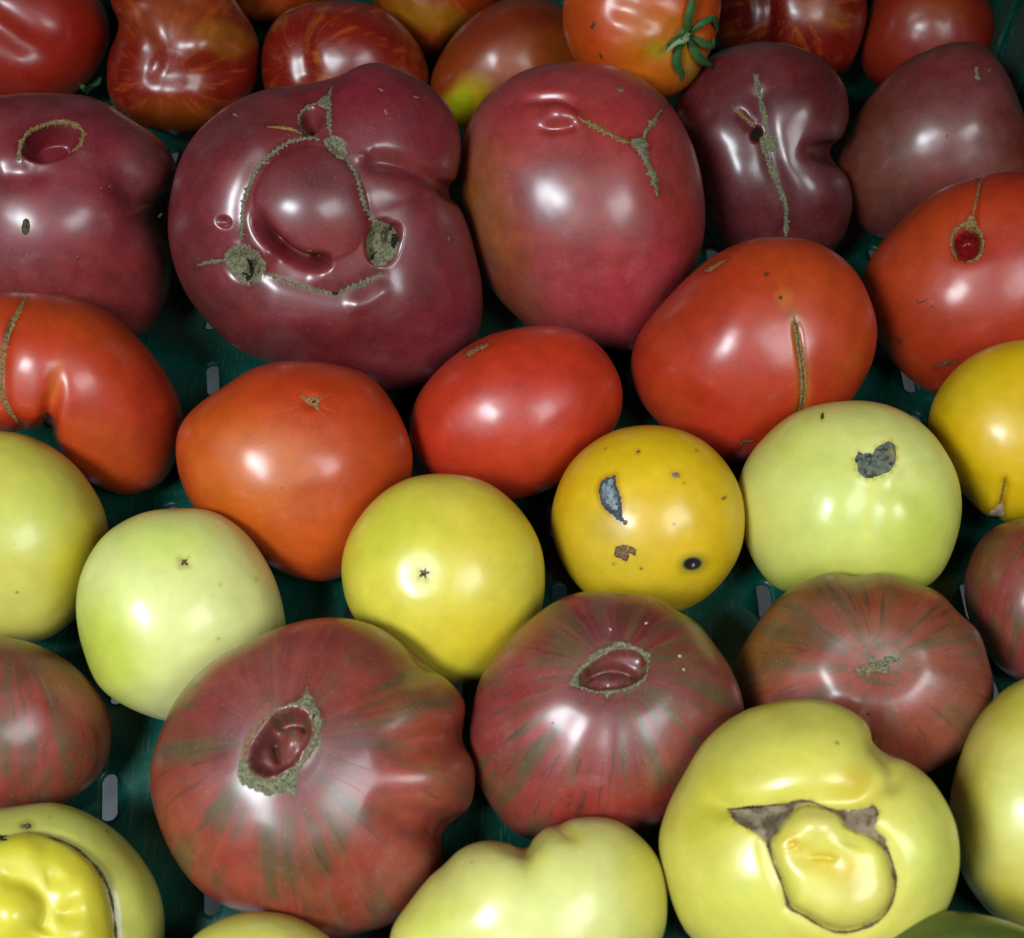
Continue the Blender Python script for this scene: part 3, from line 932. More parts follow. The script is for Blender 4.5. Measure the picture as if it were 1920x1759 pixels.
Y2 = Tomato('yellow_tomato', 'yellow tomato dotted with scabs and a dark round spot', GY, 'yellow',
            ell(1216, 976, 181, 179, 0, 20, 0.006, 3), (208, 172, 12), (1216, 976), level=7, k=0.9, axis=(1240, 860), sq=0.97,
            patches=[(1150, 1040, 110, 90, 30, (196, 168, 40), .6, .7), (1140, 985, 40, 30, 20, (176, 142, 44), .5, .8), (1260, 1110, 90, 40, 0, (190, 160, 34), .5, .7), (1298, 1057, 32, 23, -8, (84, 92, 30), .6, .5), (1298, 1057, 19, 13, -8, (10, 15, 14), 1, .25)])
Y3 = Tomato('yellow_tomato', 'light yellow tomato with a brown star scar in a pale dimple', GY, 'yellow',
            [(832, 889), (905, 902), (965, 945), (1008, 1010), (1021, 1080), (1010, 1160), (970, 1230), (910, 1272), (860, 1281), (790, 1262), (715, 1210), (660, 1150), (641, 1075), (655, 1005), (700, 940), (760, 900)],
            (204, 190, 56), (832, 1083), level=6, k=0.88, axis=(795, 1075),
            feats=[('pit', 795, 1075, 60, 56, 0, 3.2, 1)], patches=[(795, 1075, 44, 42, 0, (206, 204, 90), .8, .7), (740, 1000, 110, 90, -30, (190, 186, 50), .7, .8), (900, 1200, 110, 80, 0, (200, 174, 22), .7, .8), (930, 980, 80, 80, 0, (202, 180, 28), .5, .8)])
G2 = Tomato('pale_green_tomato', 'pale green round tomato with a tiny four pointed scar', GY, 'pale',
            [(330, 954), (400, 960), (460, 1000), (505, 1065), (528, 1130), (533, 1190), (505, 1260), (440, 1325), (340, 1352), (260, 1335), (190, 1290), (155, 1215), (143, 1140), (155, 1070), (195, 1005), (260, 965)],
            (198, 206, 112), (338, 1153), level=6, k=0.88, axis=(345, 1052),
            patches=[(200, 1230, 90, 130, -20, (172, 186, 44), .8, .8), (470, 1190, 70, 110, 10, (196, 202, 118), .6, .8), (300, 1010, 120, 50, 0, (184, 200, 76), .6, .8)], feats=[('pit', 345, 1052, 24, 22, 0, 3, 1)])
Y4 = Tomato('yellow_green_tomato', 'yellow green tomato cut by the left edge', GY, 'pale',
            [(0, 809), (70, 825), (140, 872), (190, 945), (203, 1010), (190, 1080), (150, 1150), (90, 1196), (20, 1206), (-60, 1190), (-130, 1120), (-160, 1010), (-130, 890), (-60, 822)],
            (188, 188, 66), (20, 1008), level=6, k=0.9, axis=(-40, 950), patches=[(160, 1060, 70, 120, 10, (184, 172, 16), .8, .8), (60, 960, 90, 90, 0, (186, 196, 78), .6, .8), (30, 1130, 60, 40, 0, (190, 196, 90), .5, .8)])

# ================================================================== striped row
S1 = Tomato('striped_tomato', 'brown striped tomato cut by the left edge', GS, 'striped',
            [(0, 1194), (70, 1210), (140, 1250), (190, 1310), (209, 1370), (200, 1430), (160, 1480), (100, 1515), (20, 1530), (-70, 1510), (-140, 1440), (-160, 1350), (-120, 1250), (-60, 1200)],
            (142, 50, 42), (20, 1360), level=6, k=0.84, axis=(10, 1205), patches=[(90, 1240, 120, 50, 25, (128, 70, 30), .8, .7), (40, 1240, 90, 50, 0, (96, 46, 44), .5, .7), (120, 1470, 90, 50, -20, (146, 62, 34), .5, .7)])
S2 = Tomato('striped_tomato', 'big lobed striped tomato with a thick corky ring around a folded hollow', GS, 'striped',
            [(580, 1163), (640, 1160), (705, 1176), (765, 1215), (825, 1262), (866, 1310), (873, 1350), (870, 1385), (886, 1440), (880, 1510), (850, 1545), (832, 1565), (830, 1620), (795, 1680), (725, 1738), (640, 1757), (545, 1742), (430, 1702), (360, 1652), (310, 1572), (283, 1475), (296, 1380), (340, 1300), (400, 1240), (480, 1198), (530, 1176)],
            (150, 50, 44), (588, 1462), level=7, k=0.7, warp=0.55, axis=(528, 1395), lift=0.001,
            feats=[('pit', 528, 1398, 80, 100, 28, 16, 1), ('lobe', [(527, 1335), (551, 1328), (575, 1340), (584, 1363), (583, 1379), (567, 1411), (553, 1432), (524, 1448), (495, 1454), (472, 1440), (467, 1427), (476, 1390), (489, 1371), (508, 1346)], -46, 20), ('bump', 546, 1388, 36, 56, 22, 42), ('line', [(505, 1362), (500, 1385), (504, 1405), (516, 1436)], 8, -24, .2, .3), ('line', [(506, 1354), (535, 1342), (566, 1350), (580, 1374)], 8, -20, .2, .3), ('bump', 487, 1420, 22, 30, 20, 6),
                   ('line', [(800, 1235), (720, 1290), (650, 1330)], 34, -16, 0, .5), ('line', [(885, 1375), (800, 1390), (690, 1420)], 32, -14, 0, .5), ('line', [(860, 1565), (780, 1540), (680, 1500)], 36, -18, 0, .5), ('line', [(470, 1760), (480, 1650), (500, 1540)], 40, -7, 0, .5), ('line', [(690, 1760), (640, 1640), (570, 1540)], 40, -6, 0, .5), ('line', [(300, 1370), (380, 1400), (450, 1420)], 40, -6, 0, .5),
                   ('bump', 820, 1455, 60, 60, 0, 16), ('bump', 770, 1320, 70, 50, 25, 10), ('bump', 560, 1600, 120, 60, 0, 6)],
            patches=[(640, 1415, 105, 75, -30, (112, 60, 74), .75, .8), (640, 1200, 130, 50, 10, (116, 36, 44), .7, .8), (420, 1380, 90, 90, 0, (126, 42, 52), .6, .8), (530, 1398, 52, 62, 25, (146, 48, 48), .9, .3), (560, 1700, 220, 60, 5, (158, 56, 32), .6, .8), (830, 1450, 70, 90, 0, (132, 74, 48), .6, .8), (740, 1260, 90, 40, 30, (110, 40, 44), .6, .8),
                     ('rad', (156, 58, 40), 0.75, 1.1, .35), ('rad', (106, 46, 56), .95, .35, .55)])
S3 = Tomato('striped_tomato', 'striped tomato with a thin corky ring around a shallow cup', GS, 'striped',
            [(1130, 1108), (1215, 1117), (1295, 1160), (1355, 1225), (1388, 1300), (1393, 1350), (1360, 1420), (1300, 1490), (1230, 1550), (1150, 1572), (1060, 1578), (970, 1566), (915, 1505), (885, 1420), (880, 1350), (900, 1275), (945, 1205), (1005, 1150), (1065, 1118)],
            (140, 44, 46), (1138, 1350), level=7, k=0.78, axis=(1150, 1262),
            feats=[('lobe', [(1078, 1282), (1084, 1262), (1104, 1245), (1140, 1222), (1175, 1216), (1208, 1228), (1211, 1262), (1188, 1283), (1140, 1294), (1098, 1289)], -16, 22), ('line', [(1092, 1280), (1100, 1264), (1115, 1254), (1140, 1247), (1168, 1249), (1190, 1260), (1204, 1272)], 8, -18, .2, .2), ('bump', 1150, 1274, 40, 16, 0, 9), ('pit', 1152, 1262, 130, 90, 0, 8, 1)],
            ribs=(9, 3.5, 1.1), patches=[(1130, 1170, 130, 50, -5, (98, 32, 46), .75, .8), (1150, 1270, 70, 40, 0, (104, 30, 34), .7, .4), (1010, 1160, 90, 40, -40, (146, 62, 44), .7, .7), (1330, 1230, 50, 90, -30, (130, 50, 40), .6, .7), (1120, 1520, 200, 60, 0, (160, 46, 38), .5, .7), ('rad', (100, 40, 50), .9, .3, .6)])
S4 = Tomato('striped_tomato', 'striped tomato with a small central corky plug, right of the thin ringed one', GS, 'striped',
            [(1500, 1092), (1555, 1069), (1605, 1080), (1660, 1075), (1730, 1095), (1790, 1135), (1840, 1195), (1864, 1265), (1855, 1340), (1810, 1410), (1750, 1452), (1660, 1460), (1560, 1440), (1470, 1410), (1400, 1360), (1376, 1280), (1385, 1220), (1430, 1150)],
            (146, 60, 46), (1622, 1275), level=7, k=0.72, axis=(1640, 1247), ribs=(9, 5, 1.2),
            feats=[('pit', 1640, 1247, 110, 80, 0, 12, 1)], patches=[(1430, 1210, 80, 110, 30, (122, 72, 30), .8, .8), (1560, 1110, 160, 40, -5, (112, 72, 38), .7, .8), (1640, 1380, 160, 80, 0, (140, 58, 36), .6, .8), (1640, 1180, 90, 50, 0, (140, 78, 60), .5, .8), (1820, 1290, 60, 120, 0, (120, 50, 40), .6, .8)])
S5 = Tomato('striped_tomato', 'striped tomato cut by the right edge', GS, 'striped',
            [(1900, 976), (1980, 970), (2060, 1010), (2110, 1100), (2100, 1190), (2040, 1260), (1960, 1285), (1890, 1265), (1840, 1210), (1812, 1140), (1812, 1070), (1845, 1005)],
            (146, 46, 44), (1955, 1125), level=6, k=0.85, axis=(2010, 960), patches=[(1850, 1040, 50, 90, 20, (124, 58, 34), .7, .8), (1900, 1110, 60, 60, 0, (142, 44, 56), .6, .8)])

# ================================================================== front row
F1L = [(0, 1577), (17, 1571), (42, 1565), (75, 1566), (107, 1573), (142, 1592), (167, 1613), (185, 1637), (198, 1675), (205, 1708), (210, 1733), (210, 1759), (195, 1850), (100, 1910), (-50, 1900), (-140, 1800), (-120, 1660), (-60, 1600)]
F1 = Tomato('pale_yellow_tomato', 'pale yellow tomato with a bright yellow inner lobe bulging out, bottom left corner', GY, 'yellow',
            [(60, 1508), (130, 1512), (200, 1548), (255, 1600), (292, 1660), (306, 1730), (295, 1820), (230, 1900), (110, 1940), (-40, 1930), (-150, 1860), (-190, 1740), (-160, 1620), (-80, 1540)],
            (184, 184, 80), (60, 1715), level=7, k=0.78, axis=(60, 1720), warp=0.5,
            feats=[('lobe', F1L, 24, 60), ('line', [(60, 1566), (92, 1569), (133, 1584), (168, 1612), (189, 1640), (201, 1670), (211, 1710), (216, 1765)], 12, -7, .2, 0),
                   ('bump', 24, 1713, 50, 50, 0, 20), ('line', [(-10, 1652), (40, 1654), (76, 1678), (88, 1708), (74, 1750)], 17, -8, .2, .1), ('line', [(78, 1662), (96, 1654), (116, 1640)], 18, -5, .4, .5), ('line', [(96, 1722), (116, 1715), (154, 1704)], 16, -6, .4, .5),
                   ('line', [(-20, 1612), (40, 1606), (90, 1612)], 26, 8, 0, .4), ('bump', 142, 1670, 40, 34, 0, 8), ('bump', 145, 1750, 44, 36, 0, 8), ('bump', 250, 1660, 40, 120, -25, 5)],
            patches=[('poly', F1L, (200, 188, 44), .95, 5), (240, 1580, 80, 60, 40, (150, 144, 46), .5, .7), (270, 1700, 40, 90, 0, (190, 190, 78), .5, .7)])
F2 = Tomato('pale_yellow_tomato', 'pale yellow tomato just showing at the bottom edge, below the big lobed striped one', GY, 'pale',
            [(490, 1709), (560, 1722), (625, 1765), (660, 1830), (650, 1910), (590, 1970), (490, 1990), (390, 1965), (335, 1900), (325, 1830), (360, 1760), (420, 1722)], (186, 182, 80), (490, 1845), level=5, k=0.88)
F3 = Tomato('pale_yellow_tomato', 'pale yellow lumpy tomato with a deep notch on top, bottom centre', GY, 'pale',
            [(905, 1578), (950, 1580), (984, 1586), (1000, 1568), (1040, 1545), (1100, 1533), (1155, 1540), (1205, 1575), (1240, 1625), (1250, 1690), (1240, 1760), (1190, 1830), (1080, 1890), (940, 1900), (810, 1870), (740, 1800), (735, 1745), (770, 1690), (820, 1630), (860, 1595)],
            (190, 194, 92), (1000, 1720), level=7, k=0.86, axis=(985, 1590),
            feats=[('line', [(980, 1570), (992, 1605), (1012, 1660), (1030, 1720)], 30, -7, 0, .7), ('line', [(1040, 1535), (1065, 1560), (1100, 1590)], 16, -6, 0, .6), ('bump', 1110, 1650, 90, 90, 0, 8), ('bump', 900, 1680, 90, 70, -30, 8), ('line', [(830, 1605), (850, 1650), (900, 1720)], 26, -5, 0, .6)],
            patches=[(1060, 1560, 40, 24, 30, (186, 180, 40), .6, .8), (1210, 1650, 60, 120, 0, (180, 176, 46), .7, .8), (800, 1720, 80, 60, 0, (184, 186, 60), .6, .8), (1000, 1605, 30, 40, 0, (190, 180, 60), .5, .8), (1070, 1700, 120, 80, 0, (192, 200, 108), .6, .8)])
F4L = [(1443, 1580), (1459, 1561), (1478, 1533), (1494, 1514), (1515, 1509), (1540, 1514), (1560, 1521), (1573, 1531), (1583, 1549), (1603, 1561), (1631, 1569), (1653, 1584), (1664, 1608), (1673, 1642), (1673, 1672), (1661, 1700), (1643, 1721), (1614, 1736), (1587, 1742), (1560, 1739), (1533, 1726), (1511, 1712), (1487, 1698), (1479, 1684), (1469, 1652), (1455, 1618), (1448, 1594)]
F4C = [(1440, 1580), (1443, 1593), (1451, 1620), (1465, 1654), (1475, 1688), (1482, 1703), (1508, 1717), (1530, 1731), (1558, 1745), (1587, 1748), (1617, 1741), (1649, 1725), (1667, 1702), (1678, 1672), (1678, 1642), (1669, 1607), (1657, 1583), (1645, 1567)]
F4A = [(1363, 1517), (1390, 1516), (1419, 1512), (1467, 1508), (1496, 1501), (1522, 1501), (1544, 1513), (1515, 1507), (1494, 1513), (1478, 1532), (1459, 1560), (1443, 1579), (1433, 1578), (1405, 1557), (1380, 1543), (1366, 1527)]
F4B = [(1546, 1513), (1564, 1519), (1590, 1518), (1617, 1515), (1639, 1510), (1648, 1523), (1643, 1549), (1652, 1568), (1640, 1572), (1631, 1568), (1603, 1560), (1584, 1548), (1574, 1530), (1560, 1520)]
F4 = Tomato('pale_yellow_tomato', 'large yellow tomato with a brown scar loop around a knobbly bulge', GY, 'yellow',
            [(1490, 1315), (1550, 1318), (1610, 1348), (1648, 1400), (1700, 1428), (1750, 1470), (1790, 1545), (1796, 1630), (1770, 1710), (1715, 1770), (1620, 1815), (1500, 1830), (1380, 1810), (1300, 1760), (1262, 1690), (1237, 1590), (1250, 1520), (1285, 1450), (1330, 1385), (1400, 1335)],
            (202, 192, 80), (1520, 1570), level=7, k=0.74, warp=0.6, axis=(1560, 1640),
            feats=[('bump', 1500, 1410, 140, 80, 0, 18), ('line', [(1290, 1470), (1350, 1508), (1440, 1518), (1530, 1506), (1620, 1496), (1665, 1430)], 24, -16, .2, .2), ('line', [(1645, 1395), (1680, 1450), (1660, 1500)], 20, -12, 0, .4),
                   ('lobe', F4L, 20, 46), ('bump', 1528, 1542, 40, 34, 0, 9), ('bump', 1590, 1690, 80, 40, -10, 9), ('line', F4C, 15, -8, 0, 0),
                   ('line', [(1514, 1608), (1540, 1606), (1574, 1611)], 5, -6, .35, .35), ('line', [(1484, 1576), (1492, 1590)], 7, -6, .3, .4), ('line', [(1490, 1570), (1500, 1598), (1545, 1612), (1590, 1640)], 22, -7, .3, .4), ('line', [(1600, 1560), (1590, 1590)], 20, -4, .3, .4),
                   ('lobe', F4A, -5, 12), ('lobe', F4B, -5, 12), ('bump', 1370, 1640, 90, 100, 0, 10), ('bump', 1730, 1590, 50, 90, -10, 8)],
            patches=[(1430, 1390, 110, 60, -20, (190, 186, 76), .7, .8), (1600, 1470, 60, 36, 10, (196, 166, 34), .7, .8), (1480, 1450, 90, 40, 0, (184, 174, 44), .5, .8), (1330, 1520, 70, 90, 20, (178, 168, 26), .6, .8), (1400, 1680, 110, 90, 0, (196, 194, 76), .6, .8), (1730, 1600, 60, 110, 0, (188, 192, 82), .7, .8), (1545, 1615, 80, 30, 15, (202, 172, 34), .7, .8), (1588, 1650, 40, 24, 20, (198, 166, 40), .6, .8), (1600, 1690, 90, 50, 0, (196, 186, 80), .6, .8), (1535, 1540, 34, 28, 0, (206, 186, 96), .6, .7), (1490, 1575, 24, 20, 0, (198, 166, 30), .7, .8)])
F5 = Tomato('yellow_green_tomato', 'tall yellow green tomato cut by the right edge near the bottom', GY, 'pale',
            [(1915, 1275), (1980, 1262), (2060, 1320), (2110, 1430), (2120, 1560), (2080, 1680), (2000, 1750), (1920, 1745), (1855, 1710), (1805, 1640), (1784, 1555), (1785, 1475), (1820, 1370), (1865, 1310)],
            (194, 190, 80), (1950, 1510), level=6, k=0.84, axis=(1990, 1400), patches=[(1830, 1500, 40, 160, 5, (176, 164, 22), .6, .8), (1900, 1500, 60, 120, 0, (196, 200, 96), .7, .8), (1880, 1680, 80, 50, 20, (180, 170, 30), .6, .8), (1890, 1320, 60, 60, 0, (176, 166, 34), .6, .8)])
F6 = Tomato('green_tomato', 'mottled green tomato just showing in the bottom right corner', GY, 'pale',
            [(1760, 1709), (1840, 1715), (1920, 1738), (2000, 1780), (2040, 1850), (2000, 1900), (1880, 1930), (1750, 1925), (1650, 1890), (1610, 1830), (1620, 1770), (1675, 1728)], (62, 78, 22), (1810, 1820), level=6, k=0.7, lift=0.034, vary=0.16)
T7 = Tomato('red_orange_tomato', 'shiny orange red tomato with green sepals lying on top at the back', GT, 'red',
            [(1055, 35), (1062, 75), (1085, 125), (1130, 168), (1185, 186), (1240, 187), (1290, 160), (1325, 110), (1345, 55), (1350, -10), (1320, -75), (1250, -115), (1170, -115), (1095, -75), (1062, -20)],
            (196, 66, 16), (1205, 40), level=7, k=0.84, lift=0.045, axis=(1285, 65),
            patches=[(1260, 90, 90, 70, 30, (196, 108, 14), .7, .8), (1235, 95, 30, 24, 0, (150, 132, 24), .6, .8), (1300, 130, 40, 40, 0, (176, 128, 22), .6, .8), (1110, 60, 60, 90, 0, (190, 40, 16), .6, .8), (1200, 150, 90, 40, 0, (206, 92, 16), .6, .8)],
            feats=[('pit', 1290, 66, 50, 46, 0, 8, 1), ('line', [(1285, 65), (1190, 130), (1150, 170)], 24, -5, .2, .3), ('line', [(1285, 65), (1200, 30), (1120, 0)], 24, -5, .2, .3)])

# ================================================================== scars, scabs, sepals
# --- P1: corky ring and a grey spot
P1.strip('corky_ring', [(42, 302), (38, 275), (55, 248), (90, 233), (130, 230), (155, 245), (152, 268), (135, 285)], 10, 'cork_tan', 1.8, .7, label='thin corky rim of the hollow')
P1.strip('corky_ring', [(36, 302), (36, 285), (46, 262)], 14, 'cork', 1.8, .8, seed=3)
P1.spot('grey_spot', 48, 426, 11, 20, 5, 'cork_grey', 0.8)
for x, y in ((28, 470), (50, 478), (145, 482), (205, 350), (120, 350), (190, 352)):
    P1.spot('speck', x, y, 4, 2.5, 20, 'cork_tan', .7)
# --- P2: chains of corky scar
Z = dict(mat='cork', h=1.1, step=2.2)
P2.strip('corky_chain', [(585, 258), (544, 266), (509, 289), (483, 314), (468, 347), (457, 376), (454, 406), (452, 450)], 7, seed=1, teeth=(11, 7), **Z)
P2.strip('corky_chain', [(650, 300), (667, 324), (675, 350), (683, 381), (697, 412)], 8, seed=2, teeth=(10, 7), **Z)
P2.strip('corky_chain', [(496, 513), (534, 526), (567, 537), (596, 544), (624, 550)], 6, seed=3, teeth=(10, 7), **Z)
P2.strip('corky_chain', [(634, 549), (652, 542), (677, 532), (706, 520), (718, 512)], 8, seed=4, teeth=(13, 11), **Z)
P2.strip('corky_chain', [(620, 190), (617, 212), (617, 237), (622, 256)], 10, seed=5, teeth=(10, 7), **Z)
P2.strip('corky_chain', [(600, 192), (586, 197), (573, 203), (561, 222), (565, 241), (578, 254), (600, 262)], 6, seed=6, teeth=(12, 6), **Z)
P2.strip('corky_chain', [(370, 498), (391, 492), (424, 488)], 9, seed=7, teeth=(8, 4), **Z)
P2.strip('tan_blade', [(500, 238), (525, 239), (545, 242), (566, 250)], 9, 'cork_tan', 1.6, .1, seed=8, ends=(.1, .5))
P2.patch('corky_plate', [(627, 158), (622, 182), (622, 205), (610, 206), (592, 198), (596, 190), (612, 176)], 'cork', 1.8, 4, 2, smoothpoly=False)
P2.patch('corky_plate', [(604, 265), (625, 252), (642, 262), (650, 276), (653, 294), (642, 301), (622, 288)], 'cork', 1.6, 4, 1.5)
P2.patch('corky_cup', [(700, 408), (729, 418), (746, 440), (750, 462), (738, 485), (716, 504), (700, 499), (687, 478), (684, 452), (693, 428)], 'cork', 1.4, 5, 1, label='olive grey corky cup with dark holes', rough=1.4)
P2.patch('hole_shade_patch', [(722, 424), (736, 428), (747, 442), (748, 458), (738, 472), (730, 458), (732, 442)], 'hollow', 2.0, 4, 1, seed=2)  # dark plate painted in as the shade of the hole
P2.patch('hole_shade_patch', [(693, 482), (704, 470), (716, 468), (706, 480), (700, 492)], 'hollow', 2.2, 3, .8, seed=6)
P2.patch('corky_cup', [(427, 465), (452, 454), (478, 464), (498, 488), (499, 509), (488, 529), (463, 538), (442, 524), (430, 509), (419, 486)], 'cork', 1.4, 5, 1.5, seed=3, rough=1.4)
P2.patch('hole_shade_patch', [(462, 480), (474, 490), (479, 512), (466, 532), (456, 520), (450, 504), (464, 508)], 'hollow', 2.0, 3, .8, seed=4)
P2.spot('hole_shade_patch', 628, 550, 8, 5, 0, 'hollow', 2.4)
for x, y, a in ((724, 210, 60), (780, 182, 10), (714, 168, 30), (842, 447, 80), (500, 305, 0), (580, 470, 0), (440, 215, 20)):
    P2.spot('speck', x, y, 7, 3, a, 'cork_tan', .8)
# --- P3: Y-shaped scar
P3.strip('corky_seam', [(1084, 220), (1110, 234), (1150, 255), (1185, 270)], 8, 'cork_tan', 1.8, 1.0, seed=1)
P3.strip('corky_seam', [(1240, 206), (1222, 232), (1205, 262)], 11, 'cork', 2, .9, seed=2)
P3.strip('corky_seam', [(1196, 268), (1212, 300), (1226, 335), (1233, 368)], 13, 'cork', 2, .9, seed=3, ends=(1, .2))
P3.patch('corky_plate', [(1180, 262), (1205, 256), (1218, 270), (1212, 288), (1198, 290), (1184, 276)], 'cork', 1.8, 5, 2)
P3.spot('speck', 1164, 168, 10, 5, 20, 'cork_tan', .8)
# --- P4: long vertical seam
P4.strip('corky_seam', [(1417, 141), (1423, 175), (1433, 222), (1438, 251), (1430, 270), (1442, 301), (1457, 342), (1468, 368), (1474, 392), (1473, 445)], 12, 'cork', 2.0, .35, ends=(.9, .4), vary=.22)
P4.strip('tan_blade', [(1371, 196), (1392, 217), (1416, 236)], 8, 'cork_tan', 1.8, .2, seed=2, ends=(.1, .8))
P4.patch('corky_plate', [(1422, 258), (1440, 248), (1458, 262), (1463, 276), (1450, 288), (1432, 278)], 'cork', 1.6, 5, 2)
P4.spot('hole_shade_patch', 1416, 250, 8, 14, 10, 'hollow', 2.4)  # shade of the small hole laid on as a dark spot
# --- P5
P5.patch('corky_scar', [(1826, 120), (1836, 124), (1838, 142), (1844, 164), (1834, 156), (1826, 142)], 'cork', 1.8, 4, 1.5)
for x, y in ((1775, 255), (1722, 298), (1855, 132), (1790, 245)):
    P5.spot('speck', x, y, 5, 2.5, -40, 'cork_tan', .8)

# --- R1
R1.strip('scar_line', [(52, 556), (34, 585), (20, 615), (8, 650), (4, 690), (2, 725), (12, 760), (38, 798)], 12, 'cork_tan', 1.6, .35, seed=1)
R1.patch('corky_scar', [(18, 600), (26, 602), (20, 625), (12, 650), (5, 655), (8, 628)], 'cork_grey', 2.2, 4, 1.2)
R1.strip('dry_stalk', [(82, 772), (86, 795), (88, 822)], 11, 'cork_grey', 3, .3, seed=2)
# --- R2
R2.patch('star_scar', [(560, 740), (578, 743), (592, 745), (604, 740), (598, 756), (600, 772), (586, 762), (572, 752)], 'cork_tan', 1.4, 4, .8, smoothpoly=False)
R2.patch('star_heart', ell(588, 755, 7, 6, 0, 8), 'inner', 2.6, 3, .6)
for a, l in ((100, 60), (118, 85), (80, 95), (62, 80), (45, 60), (140, 120), (165, 90), (20, 50), (-25, 45)):
    c_, s_ = math.cos(R(a)), math.sin(R(a))
    R2.strip('radial_line', [(582 + 22 * c_, 756 + 20 * s_), (582 + l * .6 * c_ + 3, 756 + l * .6 * s_), (582 + l * c_, 756 + l * s_)], 1.1, 'cork_orange', .35, .2, seed=a, ends=(.6, .2))
# --- R3
R3.patch('corky_scar', [(872, 660), (890, 650), (918, 642), (916, 652), (898, 658), (880, 670)], 'cork_tan', 1.4, 4, 1.5)
# --- R4
R4.strip('cracked_scar', [(1488, 592), (1494, 625), (1500, 660), (1506, 700), (1506, 735), (1500, 775)], 15, 'cork_tan', 2, .25, seed=1, ends=(.3, .6))
R4.strip('scar_ridge', [(1492, 605), (1498, 645), (1504, 690), (1506, 735), (1501, 770)], 5, 'cork_grey', 3.4, .2, seed=2)
R4.patch('corky_scar', [(1315, 512), (1335, 494), (1368, 484), (1350, 498), (1330, 512)], 'cork_tan', 1.4, 4, 1)
R4.spot('pit_mark', 1437, 514, 6, 5, 0, 'speck', 1.2)
R4.spot('pit_mark', 1463, 558, 5, 5, 0, 'speck', 1.2)
R4.spot('pit_mark', 1452, 540, 3, 2, 0, 'cork_tan', 1)
R4.strip('dry_thread', [(1385, 842), (1392, 830), (1412, 826)], 4, 'cork_grey', 2.5, .3)
# --- R5
R5.strip('corky_rim', [(1795, 488), (1784, 460), (1790, 432), (1812, 420), (1832, 430), (1842, 455), (1834, 482), (1812, 492)], 9, 'cork_tan', 1.8, .5, seed=1)
R5.patch('corky_scar', [(1808, 430), (1818, 400), (1830, 412), (1842, 445), (1830, 440)], 'cork_tan', 1.8, 4, 1.2)
R5.patch('sunken_flesh', ell(1812, 458, 24, 26, 0, 14), 'inner', 1.2, 5, 1, rough=1.4)
R5.strip('scar_line', [(1838, 334), (1832, 365), (1824, 405)], 5, 'cork_tan', 1.4, .3, seed=2)
R5.strip('scratch', [(1752, 692), (1768, 682), (1795, 680)], 8, 'cork_grey', 1.4, .3, seed=3)
R5.strip('scratch', [(1718, 562), (1724, 568), (1738, 562)], 3, 'speck', 1, .2, seed=4)
R5.strip('scratch', [(1745, 578), (1752, 572)], 3, 'speck', 1, .2, seed=5)
R5.spot('pit_mark', 1688, 640, 7, 4, 60, 'speck', .8)
# --- Y1
Y1.patch('pale_scar', [(1850, 962), (1866, 952), (1880, 940), (1884, 965), (1872, 974), (1856, 972)], 'crust', 1.4, 4, 1.5)
Y1.strip('pale_seam', [(1886, 895), (1880, 920), (1874, 948)], 5, 'cork_tan', 1.2, .3)
# --- G1: stem scar with a curled flap
G1.patch('stem_scar', [(1600, 860), (1609, 845), (1620, 849), (1635, 849), (1644, 838), (1658, 829), (1671, 828), (1680, 840), (1681, 858), (1678, 873), (1671, 884), (1654, 890), (1640, 897), (1626, 899), (1612, 892), (1605, 881), (1606, 870)], 'stem_grey', 2.0, 4.5, 1.2, smoothpoly=False)
G1.patch('dry_flap', [(1666, 838), (1674, 836), (1680, 846), (1678, 864), (1668, 868), (1664, 852)], 'flap', 4.5, 4, .6, sink=.2, seed=2, rough=.4)
G1.spot('speck', 1542, 781, 4, 8, 10, 'speck', 1)
# --- Y2: scabs and spots
Y2.patch('scab_rim', [(1123, 908), (1134, 896), (1148, 891), (1156, 888), (1158, 908), (1164, 925), (1168, 945), (1168, 965), (1172, 976), (1162, 981), (1148, 968), (1130, 952), (1122, 930)], 'slate', 1.0, 4, 1.2, rough=.5)
Y2.patch('grey_scab', [(1127, 908), (1138, 899), (1150, 895), (1153, 910), (1160, 926), (1163, 945), (1160, 958), (1150, 960), (1136, 948), (1127, 930)], 'mould', 2.2, 4, 1.0, rough=1.0, label='blue grey scab')
Y2.patch('scab_edge', ell(1172, 980, 6, 7, 0, 8), 'scab', 1.4, 3, 1)
Y2.patch('brown_scab', [(1152, 1024), (1166, 1022), (1180, 1022), (1194, 1030), (1192, 1042), (1182, 1040), (1176, 1056), (1164, 1048), (1152, 1044)], 'scab', 1.6, 4, 1.5, smoothpoly=False)
Y2.spot('oval_speck', 1267, 891, 11, 7, 15, 'seedy', 1.4)
Y2.spot('speck', 1196, 847, 5, 5, 0, 'scab', 1.2)
Y2.spot('speck', 1358, 934, 6, 3.5, -30, 'scab', 1.2)
Y2.spot('speck', 1306, 845, 3, 2, 0, 'scab', 1)
Y2.spot('speck', 1202, 1066, 3, 3, 0, 'scab', 1)
Y2.spot('speck', 1151, 1058, 2.5, 2, 0, 'scab', 1)
Y2.spot('pale_dot', 1300, 1060, 4, 5, 0, 'seedy', 1.4)
Y2.spot('speck', 1282, 906, 2, 2, 0, 'speck', .8)
Y2.spot('speck', 1264, 983, 2, 2, 0, 'speck', .8)


def star(t, name, x, y, r1, r2, n, rot, mat, h=1.4):
    p = []
    for i in range(n * 2):
        a = R(rot) + math.pi * i / n
        r = r1 if i % 2 == 0 else r2
        p.append((x + r * math.cos(a), y + r * math.sin(a)))
    # a few points along every edge so the plate follows the skin
    q = []
    for i in range(len(p)):
        b = p[(i + 1) % len(p)]
        q += [p[i], ((p[i][0] + b[0]) / 2, (p[i][1] + b[1]) / 2)]
    return t.patch(name, q, mat, h, 3.2, .5, smoothpoly=False)


